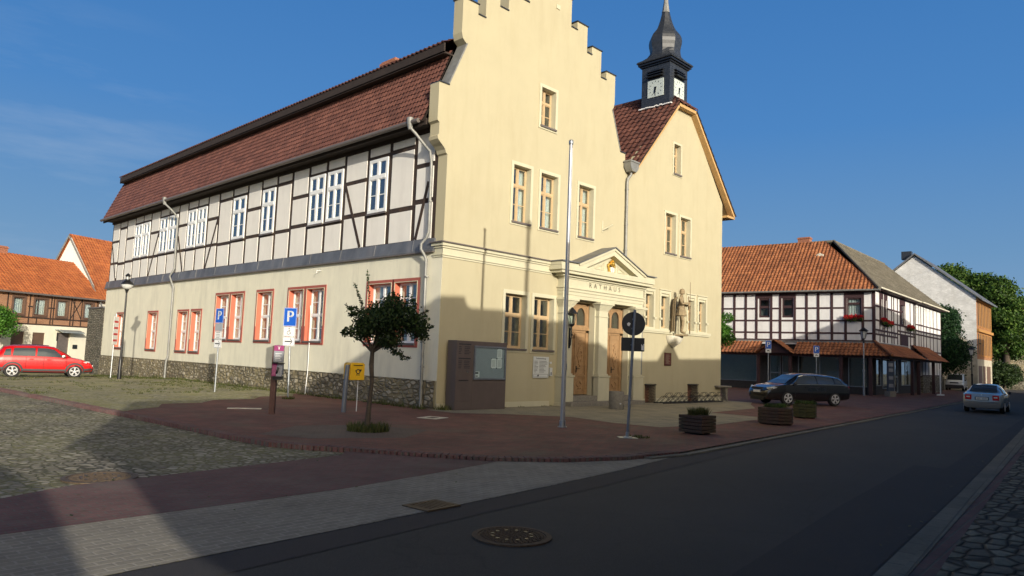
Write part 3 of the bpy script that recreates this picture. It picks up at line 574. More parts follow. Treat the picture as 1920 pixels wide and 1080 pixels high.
MB().box(ID, 8.8, 9.0, .42, 29.9, -.5, 8.7).box(ID, .1, 9, 29.7, 29.9, -.5, 5.2).build('rear_wall', 'grey_render', TH)
MB().box(ID, 1.1, 7.9, 1.3, 28.5, -.4, 8.0).box(ID, 10.2, 16.2, 1.3, 8.5, -.4, 8.0).build('inner_room', 'room_wall', TH)
ch = MB().box(ID, 2.2, 2.9, 6.0, 6.9, 11.6, 13.02).box(ID, 2.15, 2.95, 5.95, 6.95, 12.85, 12.95); ch.build('chimney', 'chimney_brick', TH)
ch = MB().box(ID, 3.9, 4.6, 14.0, 14.9, 12.6, 13.9); ch.build('chimney', 'chimney_brick', TH)
# gutter and downpipes of the long side
m = MB().tube([(-.7, .6, 8.62), (-.7, 15, 8.615), (-.7, 29.95, 8.62)], .075, 10); m.build('gutter', 'window_sill', TH, smooth=True)
m = MB().tube([(-.7, .98, 8.7), (-.68, .95, 8.42), (-.55, .9, 8.3), (-.3, .72, 7.95), (-.16, .63, 7.78), (-.14, .57, 7.4), (-.14, .54, 5.3), (-.17, .6, 5.1), (-.26, .72, 4.92), (-.26, .72, 4.75), (-.2, .64, 4.6), (-.14, .6, 4.45), (-.14, .52, -.1)], .047, 12)
m.lathe((-.72, .98, 8.4), [(.05, 0), (.065, .05), (.1, .2), (.11, .36)], 12)
for z in (1.2, 2.6, 3.9, 6.2): m.lathe((-.14, .53, z), [(.066, 0), (.066, .04)], 12)
m.build('downpipe', 'zinc', TH, smooth=True)
m = MB().tube([(-.7, 20.35, 8.7), (-.68, 20.3, 8.42), (-.55, 20.2, 8.28), (-.3, 20.05, 8.0), (-.15, 20.02, 7.75), (-.13, 20.0, 5.3), (-.2, 20.05, 5.1), (-.26, 20.15, 4.9), (-.2, 20.0, 4.6), (-.13, 19.93, 4.4), (-.13, 19.9, 1.0), (-.2, 19.9, .75), (-.2, 19.9, -.1)], .05, 12)
m.lathe((-.72, 20.35, 8.4), [(.05, 0), (.065, .05), (.1, .2), (.11, .36)], 12)
m.build('downpipe', 'zinc', TH, smooth=True)
m = MB().tube([(-.06, 7.2, 3.2), (-.06, 7.15, 2.9), (-.07, 7.1, .8), (-.12, 7.1, .0)], .014, 6); m.build('lightning_rod_cable', 'white_paint', TH)
MB().tube([(-.02, 6.7, 4.45), (-.2, 6.7, 4.45), (-.2, 6.7, 4.35)], .012, 6).build('wall_hook', 'white_paint', TH)
# front facade windows
for a, b in upW: window(TH, FA, a, b, 6.05, 7.97, -.2, 'ochre_frame', 2, .66, (.5,), .055, 'window_glass', [(0, .3), (.6, 1)], 'cream_trim', .1, .03, 'window_sill')
window(TH, FA, *topW[0], -.2, 'ochre_frame', 2, .66, (.5,), .05, 'window_glass', None, 'cream_trim', .1, .03, 'window_sill')
for a, b in towW: window(TH, FA, a, b, 6.22, 7.93, -.2, 'ochre_frame', 2, .66, (.5,), .055, 'window_glass', [(.55, .8)], 'cream_trim', .09, .03, 'window_sill')
window(TH, FA, 12.66, 13.24, 9.72, 11.04, -.2, 'ochre_frame', 2, .66, (.5,), .045, 'window_glass', None, 'cream_trim', .08, .03, 'window_sill')
for a, b in gfW: window(TH, FA, a, b, 1.88, 3.68, -.2, 'ochre_frame', 2, .62, (.5,), .06, 'window_glass', None, 'cream_trim', .11, .03, 'window_sill')
for a, b in triW:
    o = window(TH, FA, a, b, 3.03, 4.5, -.2, 'ochre_frame', 1, .6, (), .05, 'window_glass', None, 'cream_trim', .1, .035, None)
    g = MB()
    for z0, z1 in ((3.12, 3.86), (3.95, 4.42)):
        for k in (.35, .65):
            cx = a+(b-a)*.5; pts = [FA(cx+(k-.5)*.5*math.sin(t*PI), -.19, z0+(z1-z0)*t) for t in [i/8 for i in range(9)]]; g.tube(pts, .01, 5)
    g.build('window_grille', 'iron', o)
    s = MB()   # small corbels, keel bars and lintel shelf of the trio windows
    for q in (a-.1, b+.0): s.box(FA, q-.02, q+.12, .03, .1, 3.38, 3.46)
    s.box(FA, a-.12, b+.12, .03, .06, 4.62, 4.66); s.box(FA, a+.0, b-.0, -.18, -.02, 4.38, 4.5); s.build('window_moulding', 'cream_trim', o)
MB().box(FA, 10.5, 12.8, .0, .09, 2.88, 2.98).box(FA, 10.5, 12.75, .0, .06, 2.82, 2.88).build('sill_course', 'cream_trim', TH)
MB().box(FA, 13.75, 15.9, .0, .09, 2.9, 3.0).box(FA, 13.78, 15.87, .0, .06, 2.84, 2.9).build('sill_course', 'cream_trim', TH)
# cellar openings with spiked lattice grilles
for a, b in ((10.82, 11.55), (14.1, 14.92)):
    g = MB()
    for k in range(9):
        t = a+(b-a)*k/8; g.tube([FA(t, .03, -.05), FA(t, .03, .76)], .01, 4)
    n = 7
    for k in range(-n, n+1):
        for sgn in (1, -1):
            pts = []
            for q in range(0, 21):
                uu = a+(b-a)*(k/n+q/20*1.0*sgn*1); zz = -.05+.8*q/20
                if a <= uu <= b: pts.append(FA(uu, .05, zz))
            if len(pts) > 1: g.tube([pts[0], pts[-1]], .006, 4)
    g.box(FA, a-.03, b+.03, .0, .06, .70, .73); o = g.build('cellar_grille', 'iron', TH)
    MB().box(FA, a, b, -.35, -.3, -.15, .72).build('cellar_opening', 'chimney_brick', o)
# cornice along the left part of the front, returning round the corner
m = MB()
for z0, z1, d in ((4.50, 4.545, .03), (4.56, 4.6, .045), (4.6, 4.78, .02), (4.78, 4.84, .06), (4.84, 4.93, .11)):
    m.box(FA, -d, 4.95, -.01, d, z0, z1); m.box(FL, 0, .43, -.01, d, z0, z1)
m.build('cornice', 'cream_trim', TH)
MB().box(FA, -.17, 4.8, -.01, .17, 4.93, 4.965).box(FL, 0.0, .46, -.01, .17, 4.93, 4.964).build('cornice_lead', 'window_sill', TH)
# ---- portico
PJ = .22
for a, b in ((5.36, 5.9), (7.44, 7.98), (9.66, 10.2)):
    m = MB(); m.box(FA, a-.06, b+.06, 0, PJ+.08, 0, 1.0); m.box(FA, a-.09, b+.09, 0, PJ+.11, 0, .12); m.box(FA, a-.09, b+.09, 0, PJ+.11, 1.0, 1.06); m.box(FA, a-.03, b+.03, 0, PJ+.04, 1.06, 1.12)
    m.box(FA, a, b, 0, PJ, 1.12, 3.22); m.box(FA, a-.03, b+.03, 0, PJ+.03, 3.2, 3.24); m.box(FA, a, b, 0, PJ, 3.24, 3.44)
    for k in range(5): e = .02+.026*k; m.box(FA, a-e, b+e, 0, PJ+e, 3.44+.042*k, 3.482+.042*k)
    m.box(FA, a-.16, b+.16, 0, PJ+.17, 3.65, 3.74); m.build('pilaster', 'cream_trim', TH, bevel=.008)
for a, b in ((5.9, 5.96), (7.38, 7.44), (7.98, 8.05), (9.53, 9.62)): MB().box(FA, a, b, -.2, .05, .3, 3.74).build('door_pier', 'cream_trim', TH)
m = MB()
for z0, z1, d, e in ((3.74, 3.86, .26, 0), (3.86, 3.98, .28, .02), (3.98, 4.08, .31, .04), (4.08, 4.13, .35, .08), (4.13, 4.42, .28, 0), (4.42, 4.48, .31, .03)):
    m.box(FA, 5.3-e, 10.18+e, 0, d, z0, z1)
for z0, z1, d in ((4.48, 4.56, .40), (4.56, 4.66, .56), (4.66, 4.82, .62)): m.box(FA, 5.3-(d-.28)*1.55, 10.12+(d-.28)*1.0, 0, d, z0, z1)
m.build('entablature', 'cream_trim', TH, bevel=.006)
# pediment: shoulders and raking gable with a sunken field
tri_out = [(4.76, 4.82), (10.46, 4.82), (10.46, 4.93), (9.83, 4.93), (7.74, 5.75), (5.66, 4.93), (4.76, 4.93)]
tri_in = [(6.13, 4.85), (7.74, 5.48), (9.33, 4.85)]
m = MB().prism(FA, tri_out, .60, .0, holes=[tri_in])
m.prism(FA, [(7.74, 5.75), (9.83, 4.93), (9.78, 4.87), (7.74, 5.67), (5.71, 4.87), (5.66, 4.93)], .60, .65)
m.build('pediment', 'cream_trim', TH)
MB().prism(FA, [(6.2, 4.84), (7.86, 5.52), (9.5, 4.84)], .34, .0).build('pediment_field', 'cream_trim', TH)
for a, b, c in (((6.65, 4.87), (7.5, 5.2), (7.5, 4.87)), ((9.05, 4.87), (8.2, 5.2), (8.2, 4.87))):
    m = MB()
    for k in (0, 1):
        s_ = 1-.42*k; cx = (a[0]+b[0]+c[0])/3; cz = (a[1]+b[1]+c[1])/3; q = [((p[0]-cx)*s_+cx, (p[1]-cz)*s_+cz) for p in (a, b, c)]; qi = [((p[0]-cx)*(s_-.16)+cx, (p[1]-cz)*(s_-.16)+cz) for p in (a, b, c)]
        m.prism(FA, q, .34, .36+.01*k, holes=[qi])
    m.build('pediment_moulding', 'cream_trim', TH)
# roof slopes of the pediment in lead
m = MB()
for a, b in (((4.72, 4.935), (5.66, 4.935)), ((5.64, 4.935), (7.74, 5.765)), ((7.74, 5.765), (9.85, 4.935)), ((9.83, 4.935), (10.5, 4.935))):
    m.prism(FA, [a, b, (b[0], b[1]+.035), (a[0], a[1]+.035)], .69, .0)
m.build('pediment_lead', 'lead_sheet', TH)
# emblem: gilt cartouche with lion head over a shield
m = MB(); c0 = FA(7.86, .4, 5.06)
for k in range(26):
    t = k/26*2*PI; rr = .17+.03*math.sin(5*t); m.lathe((c0.x+rr*math.cos(t), c0.y+.0, c0.z+1.15*rr*math.sin(t)), [(.0, -.04), (.04, -.02), (.045, .02), (0, .045)], 6, axis='Y')
for dx in (-.1, -.05, 0, .05, .1): m.lathe((c0.x+dx, c0.y-.03, c0.z+.27-abs(dx)*.6), [(.0, -.05), (.045, 0), (0, .05)], 6, axis='Y')
m.lathe((c0.x, c0.y-.06, c0.z+.13), [(0, -.09), (.07, -.06), (.1, 0), (.07, .06), (0, .08)], 10, axis='Y')
m.build('emblem', 'gold', TH, smooth=True)
MB().prism(FA, [(7.76, 5.06), (7.76, 4.92), (7.82, 4.86), (7.86, 4.85), (7.9, 4.86), (7.96, 4.92), (7.96, 5.06)], .4, .46).build('emblem_shield', 'sign_white', TH)
MB().box(FA, 7.845, 7.885, .455, .468, 4.87, 5.05).build('emblem_stripe', 'phone_grey', TH)
m = MB(); add_text(m, FA, 'RATHAUS', 7.66, 4.285, .25, .281, .004, 1.05, 1.95, bold=.003); m.build('lettering', 'letter_grey', TH)
# doors
for u0, u1, z0, z1 in ((5.97, 7.35, .36, 3.66), (8.09, 9.48, .36, 3.66)):
    d = -.27; um = (u0+u1)/2; m = MB(); m.box(FA, u0, u1, d-.06, d, z0, 2.6)
    m.box(FA, u0-.05, u1+.05, d-.06, d+.03, 2.6, 2.68); m.box(FA, u0-.05, u1+.05, d-.06, d+.08, 2.68, 2.8); m.box(FA, u0-.05, u1+.05, d-.06, d+.05, 2.8, 2.86)
    m.box(FA, u0-.05, u0+.09, d-.05, d+.03, z0, z1); m.box(FA, u1-.09, u1+.05, d-.05, d+.03, z0, z1); m.box(FA, um-.035, um+.035, d, d+.04, z0, 2.5); m.box(FA, um-.06, um+.06, d, d+.06, 2.4, 2.56)
    m.box(FA, u0, u1, d-.05, d+.03, z1-.08, z1)
    for s0, s1 in ((u0+.13, um-.07), (um+.07, u1-.13)):
        m.ring(FA, s0+.03, s1-.03, .48, .95, .03, d, d+.02); m.ring(FA, s0+.03, s1-.03, 1.12, 2.42, .03, d, d+.02)
        cx = (s0+s1)/2; hw = (s1-s0)/2-.06
        for zc, hh in ((.72, .16), (1.75, .42)):
            m.prism(FA, [(cx-hw, zc), (cx, zc-hh), (cx+hw, zc), (cx, zc+hh)], d, d+.03, holes=[[(cx-hw*.6, zc), (cx, zc-hh*.6), (cx+hw*.6, zc), (cx, zc+hh*.6)]])
        for zc in (1.3, 1.45, 1.6, 1.75, 1.9, 2.05, 2.2): m.prism(FA, [(cx-hw*.5, zc-.03), (cx+hw*.5, zc+.05), (cx+hw*.5, zc+.09), (cx-hw*.5, zc+.01)], d, d+.035)
        m.box(FA, s0-.04, s1+.04, d, d+.03, 1.0, 1.06)
        m.tube([FA(cx+hw*.5*math.cos(t), d+.02, .55+.06*math.sin(t)) for t in [i*PI/6 for i in range(7)]], .012, 5)
    o = m.build('door', 'door_wood', TH)
    h = MB().tube([FA(um+.07, d+.06, 1.28), FA(um+.07, d+.09, 1.3), FA(um+.2, d+.09, 1.3)], .012, 6).box(FA, um+.05, um+.09, d+.04, d+.055, 1.15, 1.38); h.build('handle', 'black_paint', o)
    t = MB()   # arched fanlight tracery
    for s0, s1 in ((u0+.09, um), (um, u1-.09)):
        cx = (s0+s1)/2; r_ = (s1-s0)/2-.055
        t.box(FA, s0, s0+.05, d-.02, d+.02, 2.86, z1-.08); t.box(FA, s1-.05, s1, d-.02, d+.02, 2.86, z1-.08)
        arc = [(cx+r_*math.cos(a), 3.2+.3*math.sin(a)) for a in [i*PI/10 for i in range(11)]]
        t.prism(FA, [(s0, z1-.08), (s0, 3.2)] + arc[::-1] + [(s1, 3.2), (s1, z1-.08)], d-.015, d+.015)
    t.build('fanlight', 'door_wood', o); MB().box(FA, u0, u1, d-.03, d-.025, 2.86, z1).build('pane', 'window_glass', o)
m = MB().box(FA, 5.5, 9.95, -.42, .6, -.1, .15).box(FA, 5.97, 9.6, -.42, .27, .15, .335); m.build('entrance_steps', 'concrete', TH, bevel=.012)
# rain head and pipe between the two gables
m = MB().prism(FA, [(9.0, 9.42), (9.56, 9.42), (9.56, 9.2), (9.42, 9.02), (9.14, 9.02), (9.0, 9.2)], .05, .36); m.box(FA, 8.97, 9.59, .03, .39, 9.38, 9.44)
m.tube([FA(9.28, .2, 9.05), FA(9.28, .18, 8.9), FA(9.2, .1, 8.75), FA(9.18, .09, 8.6), FA(9.18, .09, 5.25)], .052, 12)
for z in (8.3, 6.9, 5.9): m.lathe(FA(9.18, .09, z), [(.07, 0), (.07, .05)], 12)
m.tube([FA(10.4, .08, 4.6), FA(10.4, .08, .0)], .05, 10); m.build('downpipe', 'zinc', TH, smooth=True)
m = MB().box(FA, 7.72, 7.78, 0, .03, 6.42, 6.85).tube([FA(7.75, .03, 6.5), FA(8.0, .3, 6.7)], .03, 8); m.build('flag_bracket', 'cream_trim', TH)
# ---- cross wing roof
Vl = Vector((4.0, 0, 4.5)); sl = Vl.length
def fr_clip(v, y0=-.3):
    t = v/sl; z = 9.1+4.5*t
    return y0 if z < 12.82 else y0+(z-12.82)/.78*.95
tiles('wing_roof', 'tiles_brown', TH, (9.35, 0, 9.1), (0, 1, 0), Vl, sl, lambda v: fr_clip(v), lambda v: 9.0, .3, .36, .035, .04, 6)
Vr = Vector((-4.45, 0, 4.95)); sr = Vr.length
def fr_clip2(v):
    z = 8.65+4.95*v/sr; return -.3 if z < 12.82 else -.3+(z-12.82)/.78*.95
tiles('wing_roof_right', 'tiles_brown', TH, (17.8, 0, 8.65), (0, 1, 0), Vr, sr, fr_clip2, lambda v: 9.0, .3, .36, .035, .04, 6)
Vh = Vector((0, .95, .80)); tiles('wing_hip', 'tiles_brown', TH, (12.65, -.34, 12.8), (1, 0, 0), Vh, Vh.length, lambda v: .7*v/Vh.length, lambda v: 1.42-.7*v/Vh.length, .3, .36, .03, .03, 6)
m = MB()
for k in range(24): y = .7+k*.36; m.tube([(13.35, y, 13.6), (13.35, y+.34, 13.62)], [.12, .1], 8)
m.build('ridge_tiles', 'tiles_brown', TH)
m = MB()   # barge boards and soffits under the verge
def rake(p, q, dz=.16, d0=-.0, d1=.27): m.prism(FA, [p, q, (q[0], q[1]-dz), (p[0], p[1]-dz)], d0, d1)
rake((9.42, 9.12), (12.66, 12.76)); rake((12.62, 12.78), (14.08, 12.78), .13); rake((14.04, 12.76), (17.72, 8.66)); m.box(FA, 17.0, 17.7, -9, .27, 8.5, 8.6)
m.build('barge_boards', 'wood_tan', TH)
m = MB(); m.prism(FA, [(9.38, 9.13), (12.64, 12.80), (12.64, 12.755), (9.44, 9.1)], .272, .3); m.prism(FA, [(17.8, 8.68), (14.06, 12.82), (14.06, 12.76), (17.74, 8.66)], .272, .3); m.build('verge_strip', 'dark_soffit', TH)
MB().box(ID, 16.9, 17.0, .42, 9, -.5, 9.1).prism(Fr((0, 9, 0)), [(9, -.5), (17, -.5), (17, 9.1), (13.35, 13.4), (9.4, 9.1)], 0, .1).add([(9.4, -.05, 9.05), (9.4, 9, 9.05), (13.35, 9, 13.45), (13.35, .6, 13.45), (17.7, -.05, 8.6), (17.7, 9, 8.6)], [(0, 1, 2, 3), (3, 2, 5, 4)]).build('wing_side_wall', 'yellow_render', TH)
# ---- clock tower
cx, cy, hw = 13.37, .97, .72
ct = MB().box(ID, cx-hw, cx+hw, cy-hw, cy+hw, 12.4, 14.98); 
for k in range(24):
    z = 12.6+k*.1
    e = .006; ct.box(ID, cx-hw-e, cx+hw+e, cy-hw-e, cy+hw+e, z, z+.085)
tower = ct.build('clock_tower', 'slate', TH)
sp = MB(); prof = []
sq = [(1.0, 14.96), (1.02, 15.0), (.98, 15.06), (.84, 15.16), (.72, 15.3)]; oc = [(.69, 15.44), (.675, 15.6), (.70, 15.75), (.735, 15.9), (.745, 16.05), (.72, 16.2), (.66, 16.34), (.56, 16.47), (.46, 16.6), (.38, 16.76), (.31, 16.95), (.25, 17.15), (.205, 17.34), (.17, 17.5)]
vs = []; n = 16
def ringpt(r, k, z, s):
    a = 2*PI*k/n; c_, s_ = math.cos(a), math.sin(a)
    q = 1/max(abs(c_), abs(s_)); a8 = (a+PI/8) % (PI/4)-PI/8; o8 = math.cos(PI/8)/math.cos(a8)/math.cos(PI/8)
    rr = r*(q*s+o8*(1-s)); return (cx+rr*c_, cy+rr*s_, z)
for i, (r_, z) in enumerate(sq+oc):
    s = 1 if i < 3 else max(0, 1-(i-2)/4); vs += [ringpt(r_*(.9 if s == 1 else .93), k, z, s) for k in range(n)]
L_ = len(sq+oc); sp.add(vs, [(i*n+k, i*n+(k+1) % n, (i+1)*n+(k+1) % n, (i+1)*n+k) for i in range(L_-1) for k in range(n)]+[tuple(range(n))])
sp.build('tower_dome', 'slate', tower)
MB().lathe((cx, cy, 0), [(.19, 17.46), (.16, 17.6), (.11, 17.95), (.075, 18.4), (.05, 18.9), (.03, 19.1)], 8).lathe((cx, cy, 19.2), [(0, -.14), (.1, -.1), (.14, 0), (.1, .1), (0, .14)], 12).tube([(cx, cy, 19.2), (cx, cy, 20.3)], .018, 6).build('spire_cap', 'zinc', tower)
MB().box(ID, cx-.86, cx+.86, cy-.86, cy+.86, 14.86, 14.93).box(ID, cx-.79, cx+.79, cy-.79, cy+.79, 14.78, 14.86).build('tower_cornice', 'black_paint', tower)
FT = Fr((cx, cy-hw-.006, 0), (1, 0, 0), (0, -1, 0)); FT2 = Fr((cx-hw-.006, cy, 0), (0, -1, 0), (-1, 0, 0))
for fr in (FT, FT2):
    o = MB().box(fr, -.39, .42, .0, .03, 13.32, 14.1).build('clock_face', 'clock_white', tower)
    mk = MB()
    for k in range(12):
        a = k*PI/6; c_, s_ = math.sin(a), math.cos(a); r0, r1 = .27, .35; w_ = .012
        mk.add([fr(.015+c_*r0-s_*w_, .034, 13.71+s_*r0+c_*w_), fr(.015+c_*r0+s_*w_, .034, 13.71+s_*r0-c_*w_), fr(.015+c_*r1+s_*w_, .034, 13.71+s_*r1-c_*w_), fr(.015+c_*r1-s_*w_, .034, 13.71+s_*r1+c_*w_)], [(0, 1, 2, 3)])
    mk.build('hour_marks', 'black_paint', tower)
    hd = MB()
    for ang, ln, wd in ((R(181), .36, .05), (R(197), .28, .06)):
        c_, s_ = math.sin(ang), math.cos(ang)
        hd.add([fr(.015-c_*.06+s_*wd, .045, 13.71-s_*.06-c_*wd), fr(.015-c_*.06-s_*wd, .045, 13.71-s_*.06+c_*wd), fr(.015+c_*ln, .045, 13.71+s_*ln)], [(0, 1, 2)])
    hd.lathe(fr(.015, .04, 13.71), [(.03, -.01), (.03, .01)], 8, axis='Y' if fr is FT else 'X'); hd.build('clock_hands', 'black_paint', tower)
    lv = MB()
    for k in range(3): lv.prism(Fr(fr.o, fr.du, fr.dn), [(-.4, 14.22+k*.13), (.4, 14.22+k*.13), (.4, 14.25+k*.13), (-.4, 14.25+k*.13)], .0, .2-.05*k)
    arc = [(.33*math.cos(a), 14.42+.17*math.sin(a)) for a in [i*PI/8 for i in range(9)]]; lv.prism(fr, [(-.33, 14.2)]+[(.33, 14.2)]+arc, 0, .02)
    lv.build('louvre', 'black_paint', tower)
MB().box(ID, cx-hw-.03, cx+hw+.03, cy-hw-.05, cy+hw+.03, 12.92, 12.97).build('tower_flashing', 'slate', tower)
m = MB()
for k in range(14): y = .15+k*.12; m.cbox((cx-hw-.07+random.uniform(-.01, .01), y, 12.86+random.uniform(-.015, .015)), .1, .11, .05)
m.build('mortar_bead', 'white_paint', tower)

# ================================================================ foliage helpers
def leaf_mesh(blobs, n, size, shell=.55, flat=.8):
    """n small leaf quads spread through ellipsoid blobs (x,y,z,rx,ry,rz)"""
    b = np.array(blobs, float); vol = (b[:, 3]*b[:, 4]*b[:, 5])**.8; k = rng.choice(len(b), n, p=vol/vol.sum())
    d = rng.normal(size=(n, 3)); d /= np.linalg.norm(d, axis=1)[:, None]; r = shell+(1-shell)*rng.random(n)**.6; r[rng.random(n) < .1] *= 1.12
    c = b[k, :3]+d*r[:, None]*b[k, 3:6]*(1+.12*rng.normal(size=(n, 1)))
    a = rng.normal(size=(n, 3))*flat+d*.7; a /= np.linalg.norm(a, axis=1)[:, None]
    t = np.cross(a, rng.normal(size=(n, 3))); t /= np.linalg.norm(t, axis=1)[:, None]; s = np.cross(a, t)
    L = size*(.6+.8*rng.random((n, 1))); W = L*.55
    v = np.stack([c-t*L, c+s*W, c+t*L, c-s*W], 1).reshape(-1, 3)
    m = MB(); m.v = v.tolist(); m.f = [(4*i, 4*i+1, 4*i+2, 4*i+3) for i in range(n)]; return m
def blobs_in(c, rx, ry, rz, n, rb, seed=1):
    g = np.random.default_rng(seed); out = []
    for i in range(n):
        d = g.normal(size=3); d /= np.linalg.norm(d); r = g.random()**.45; q = rb*(.65+.7*g.random())
        out.append((c[0]+d[0]*r*rx, c[1]+d[1]*r*ry, c[2]+d[2]*r*rz, q, q, q*.75))
    return out
def tree(name, label, loc, h, tr, blobs, n, size, leaf, group=None, limbs=6, cat='tree', fork=.4, shell=.4):
    t = thing(name, label, cat, loc, 0, group); m = MB(); zt = h*fork
    m.tube([(0, 0, -.1), (.02*h*.1, 0, zt*.5), (0, 0, zt)], [tr*1.25, tr, tr*.8], 10)
    for i in range(min(limbs, len(blobs))):
        b = blobs[i*len(blobs)//max(1, min(limbs, len(blobs)))]; p0 = Vector((0, 0, zt*random.uniform(.8, 1))); p1 = Vector(b[:3]); mid = p0.lerp(p1, .5)+Vector((random.uniform(-.1, .1), random.uniform(-.1, .1), .06))*h*.2
        m.tube([p0, mid, p1], [tr*.5, tr*.3, tr*.1], 6)
    m.build('trunk', 'bark', t, smooth=True); leaf_mesh(blobs, n, size, shell).build('crown', leaf, t, recalc=False); return t
def grass_tuft(m, c, r, n, h, lean=.3):
    for _ in range(n):
        a = random.uniform(0, 2*PI); q = r*math.sqrt(random.random()); x, y = c[0]+q*math.cos(a), c[1]+q*math.sin(a); b = random.uniform(0, 2*PI); hh = h*random.uniform(.4, 1.1); l = hh*lean*random.uniform(.2, 1.5); w_ = .006+.01*random.random()
        dx, dy = math.cos(b), math.sin(b); m.add([(x-dy*w_, y+dx*w_, c[2]), (x+dy*w_, y-dx*w_, c[2]), (x+dx*l, y+dy*l, c[2]+hh)], [(0, 1, 2)])

# ================================================================ STREET FURNITURE
# street tree in front of the corner
T0 = Vector((-5.11, -3.97, 0)); ax = Vector((.83, -.56, 0)).normalized(); bx = Vector((.56, .83, 0)).normalized()
def tp(u, z, d=0): q = ax*u+bx*d; return (q.x, q.y, z)
bl = []
for u, z, rx, rz in ((.15, 2.25, .55, .34), (.55, 2.3, .42, .36), (.85, 2.15, .3, .28), (-.2, 2.05, .32, .28), (.3, 1.85, .35, .2), (.35, 2.6, .3, .24), (.72, 2.6, .2, .24), (-.42, 2.42, .2, .14), (-.56, 1.98, .18, .09), (1.05, 2.0, .16, .2), (.52, 1.62, .2, .1), (.66, 1.5, .12, .05), (0, 2.5, .22, .16), (-.3, 2.3, .22, .16), (1.0, 2.35, .15, .12)):
    for d in (-.3, .0, .3) if rx > .25 else (0,): x, y, z_ = tp(u+random.uniform(-.05, .05), z, d*1.2); bl.append((x, y, z_, rx*.8, rx*.8, rz*(1-.5*abs(d))))
t = thing('street_tree', 'small dark street tree with thin trunk and ragged crown before the corner', 'tree', T0)
m = MB().tube([tp(-.03, -.05), tp(-.01, .5), tp(.02, 1.0), tp(-.01, 1.35), tp(0, 1.75)], [.07, .05, .043, .053, .04], 10)
for e in ((.6, 2.3, .2), (-.3, 2.2, -.2), (.2, 2.6, .2), (.85, 2.1, -.2), (-.5, 1.95, 0), (.3, 2.4, -.3)): m.tube([tp(0, 1.6), tp(e[0]*.5, (1.6+e[1])/2+.05, e[2]*.5), tp(*e)], [.035, .02, .008], 6)
tw = [[tp(-.1, 2.3), tp(-.14, 2.8), tp(-.2, 3.3)], [tp(-.2, 2.3), tp(-.3, 2.65), tp(-.46, 3.02)], [tp(.35, 2.6), tp(.37, 2.9)], [tp(.9, 2.4), tp(1.12, 2.52)], [tp(1.0, 2.1), tp(1.25, 2.2)], [tp(-.3, 2.0), tp(-.62, 1.95), tp(-.55, 2.1)], [tp(.4, 1.6), tp(.8, 1.5)], [tp(-.3, 2.4), tp(-.62, 2.55)]]
for q in tw: m.tube(q, [.007]*len(q), 4)
m.build('trunk', 'bark', t, smooth=True)
lv = leaf_mesh(bl, 9500, .034, .35)
g = [];
for q in tw:
    for a, b in zip(q[:-1], q[1:]):
        for k in range(9): p = Vector(a).lerp(Vector(b), k/9); g.append((p.x, p.y, p.z, .035, .035, .03))
l2 = leaf_mesh(g, 700, .026, .2); o_ = len(lv.v); lv.v += l2.v; lv.f += [tuple(i+o_ for i in f) for f in l2.f]
lv.build('crown', 'leaf_dark', t, recalc=False)
m = MB(); grass_tuft(m, (T0.x, T0.y, 0), .42, 900, .2, .5); tag(m.build('grass_tuft', 'grass_blade', recalc=False), 'ring of grass growing round the foot of the street tree', 'grass', kind='stuff')
m = MB()
for k in range(260):
    y = random.uniform(.5, 30); grass_tuft(m, (-.12-random.random()*.25, y, gz(y)), .12, 14, .1 if random.random() < .85 else .24, .5)
for k in range(60): x = random.uniform(.1, 17); grass_tuft(m, (x, -.1-random.random()*.05, 0), .08, 8, .06, .5)
for p in ((.1, -.1), (-.4, .25), (.15, -.25)): grass_tuft(m, (*p, 0), .2, 60, .2, .4)
grass_tuft(m, (-1.92, 5.04, 0), .2, 150, .1); grass_tuft(m, (-.6, -7.5, 0), .22, 120, .06)
tag(m.build('weeds', 'grass_blade', recalc=False), 'weeds and moss along the foot of the town hall walls', 'weeds', kind='stuff')

# flagpole
t = thing('flagpole', 'tall bare metal flagpole on the red paving before the entrance', 'flagpole', (-.48, -5.23, 0))
MB().tube([(0, 0, .0), (0, 0, 3.2), (0, 0, 6.9)], [.058, .05, .04], 16).build('pole', 'flagpole_metal', t, smooth=True)
MB().lathe((0, 0, 0), [(.05, 6.86), (.056, 6.87), (.056, 6.95), (.04, 6.98)], 16).lathe((0, 0, 0), [(.11, 0), (.11, .02), (.075, .03), (.075, .16), (.062, .17)], 16).build('collar', 'galvanised', t, smooth=True)
MB().box(ID, .05, .085, -.02, .02, 1.35, 1.5).tube([(.07, 0, 1.42), (.07, 0, 6.8)], .004, 4).build('cleat', 'galvanised', t)
# traffic sign seen from behind
t = thing('road_sign', 'round road sign with rectangular plate below, seen from behind on grey post', 'road sign', (-.95, -7.42, 0), R(-45))
FS = Fr((0, 0, 0), (1, 0, 0), (0, -1, 0))     # d>0 towards the viewer side
MB().tube([(0, 0, .02), (.045, 0, 1.2), (.1, 0, 2.72)], .03, 12).build('post', 'grey_post', t, smooth=True)
MB().lathe((0, 0, 0), [(.1, 0), (.09, .03), (.04, .04), (.04, .12), (.03, .13)], 12).box(ID, -.2, .2, -.16, .16, 0.002, .012).build('foot', 'galvanised', t)
m = MB().lathe((.085, .045, 2.42), [(.0, -.012), (.25, -.012), (.255, 0), (.25, .012), (0, .012)], 40, axis='Y'); m.build('sign_disc', 'sign_back', t)
m = MB().box(ID, -.17, .33, .035, .055, 1.83, 2.12); m.build('sign_plate', 'sign_back', t, bevel=.008)
MB().box(ID, .05, .13, .02, .045, 2.5, 2.53).box(ID, .04, .12, .02, .045, 2.3, 2.33).box(ID, .03, .11, .02, .045, 1.95, 1.98).build('bracket', 'grey_post', t)
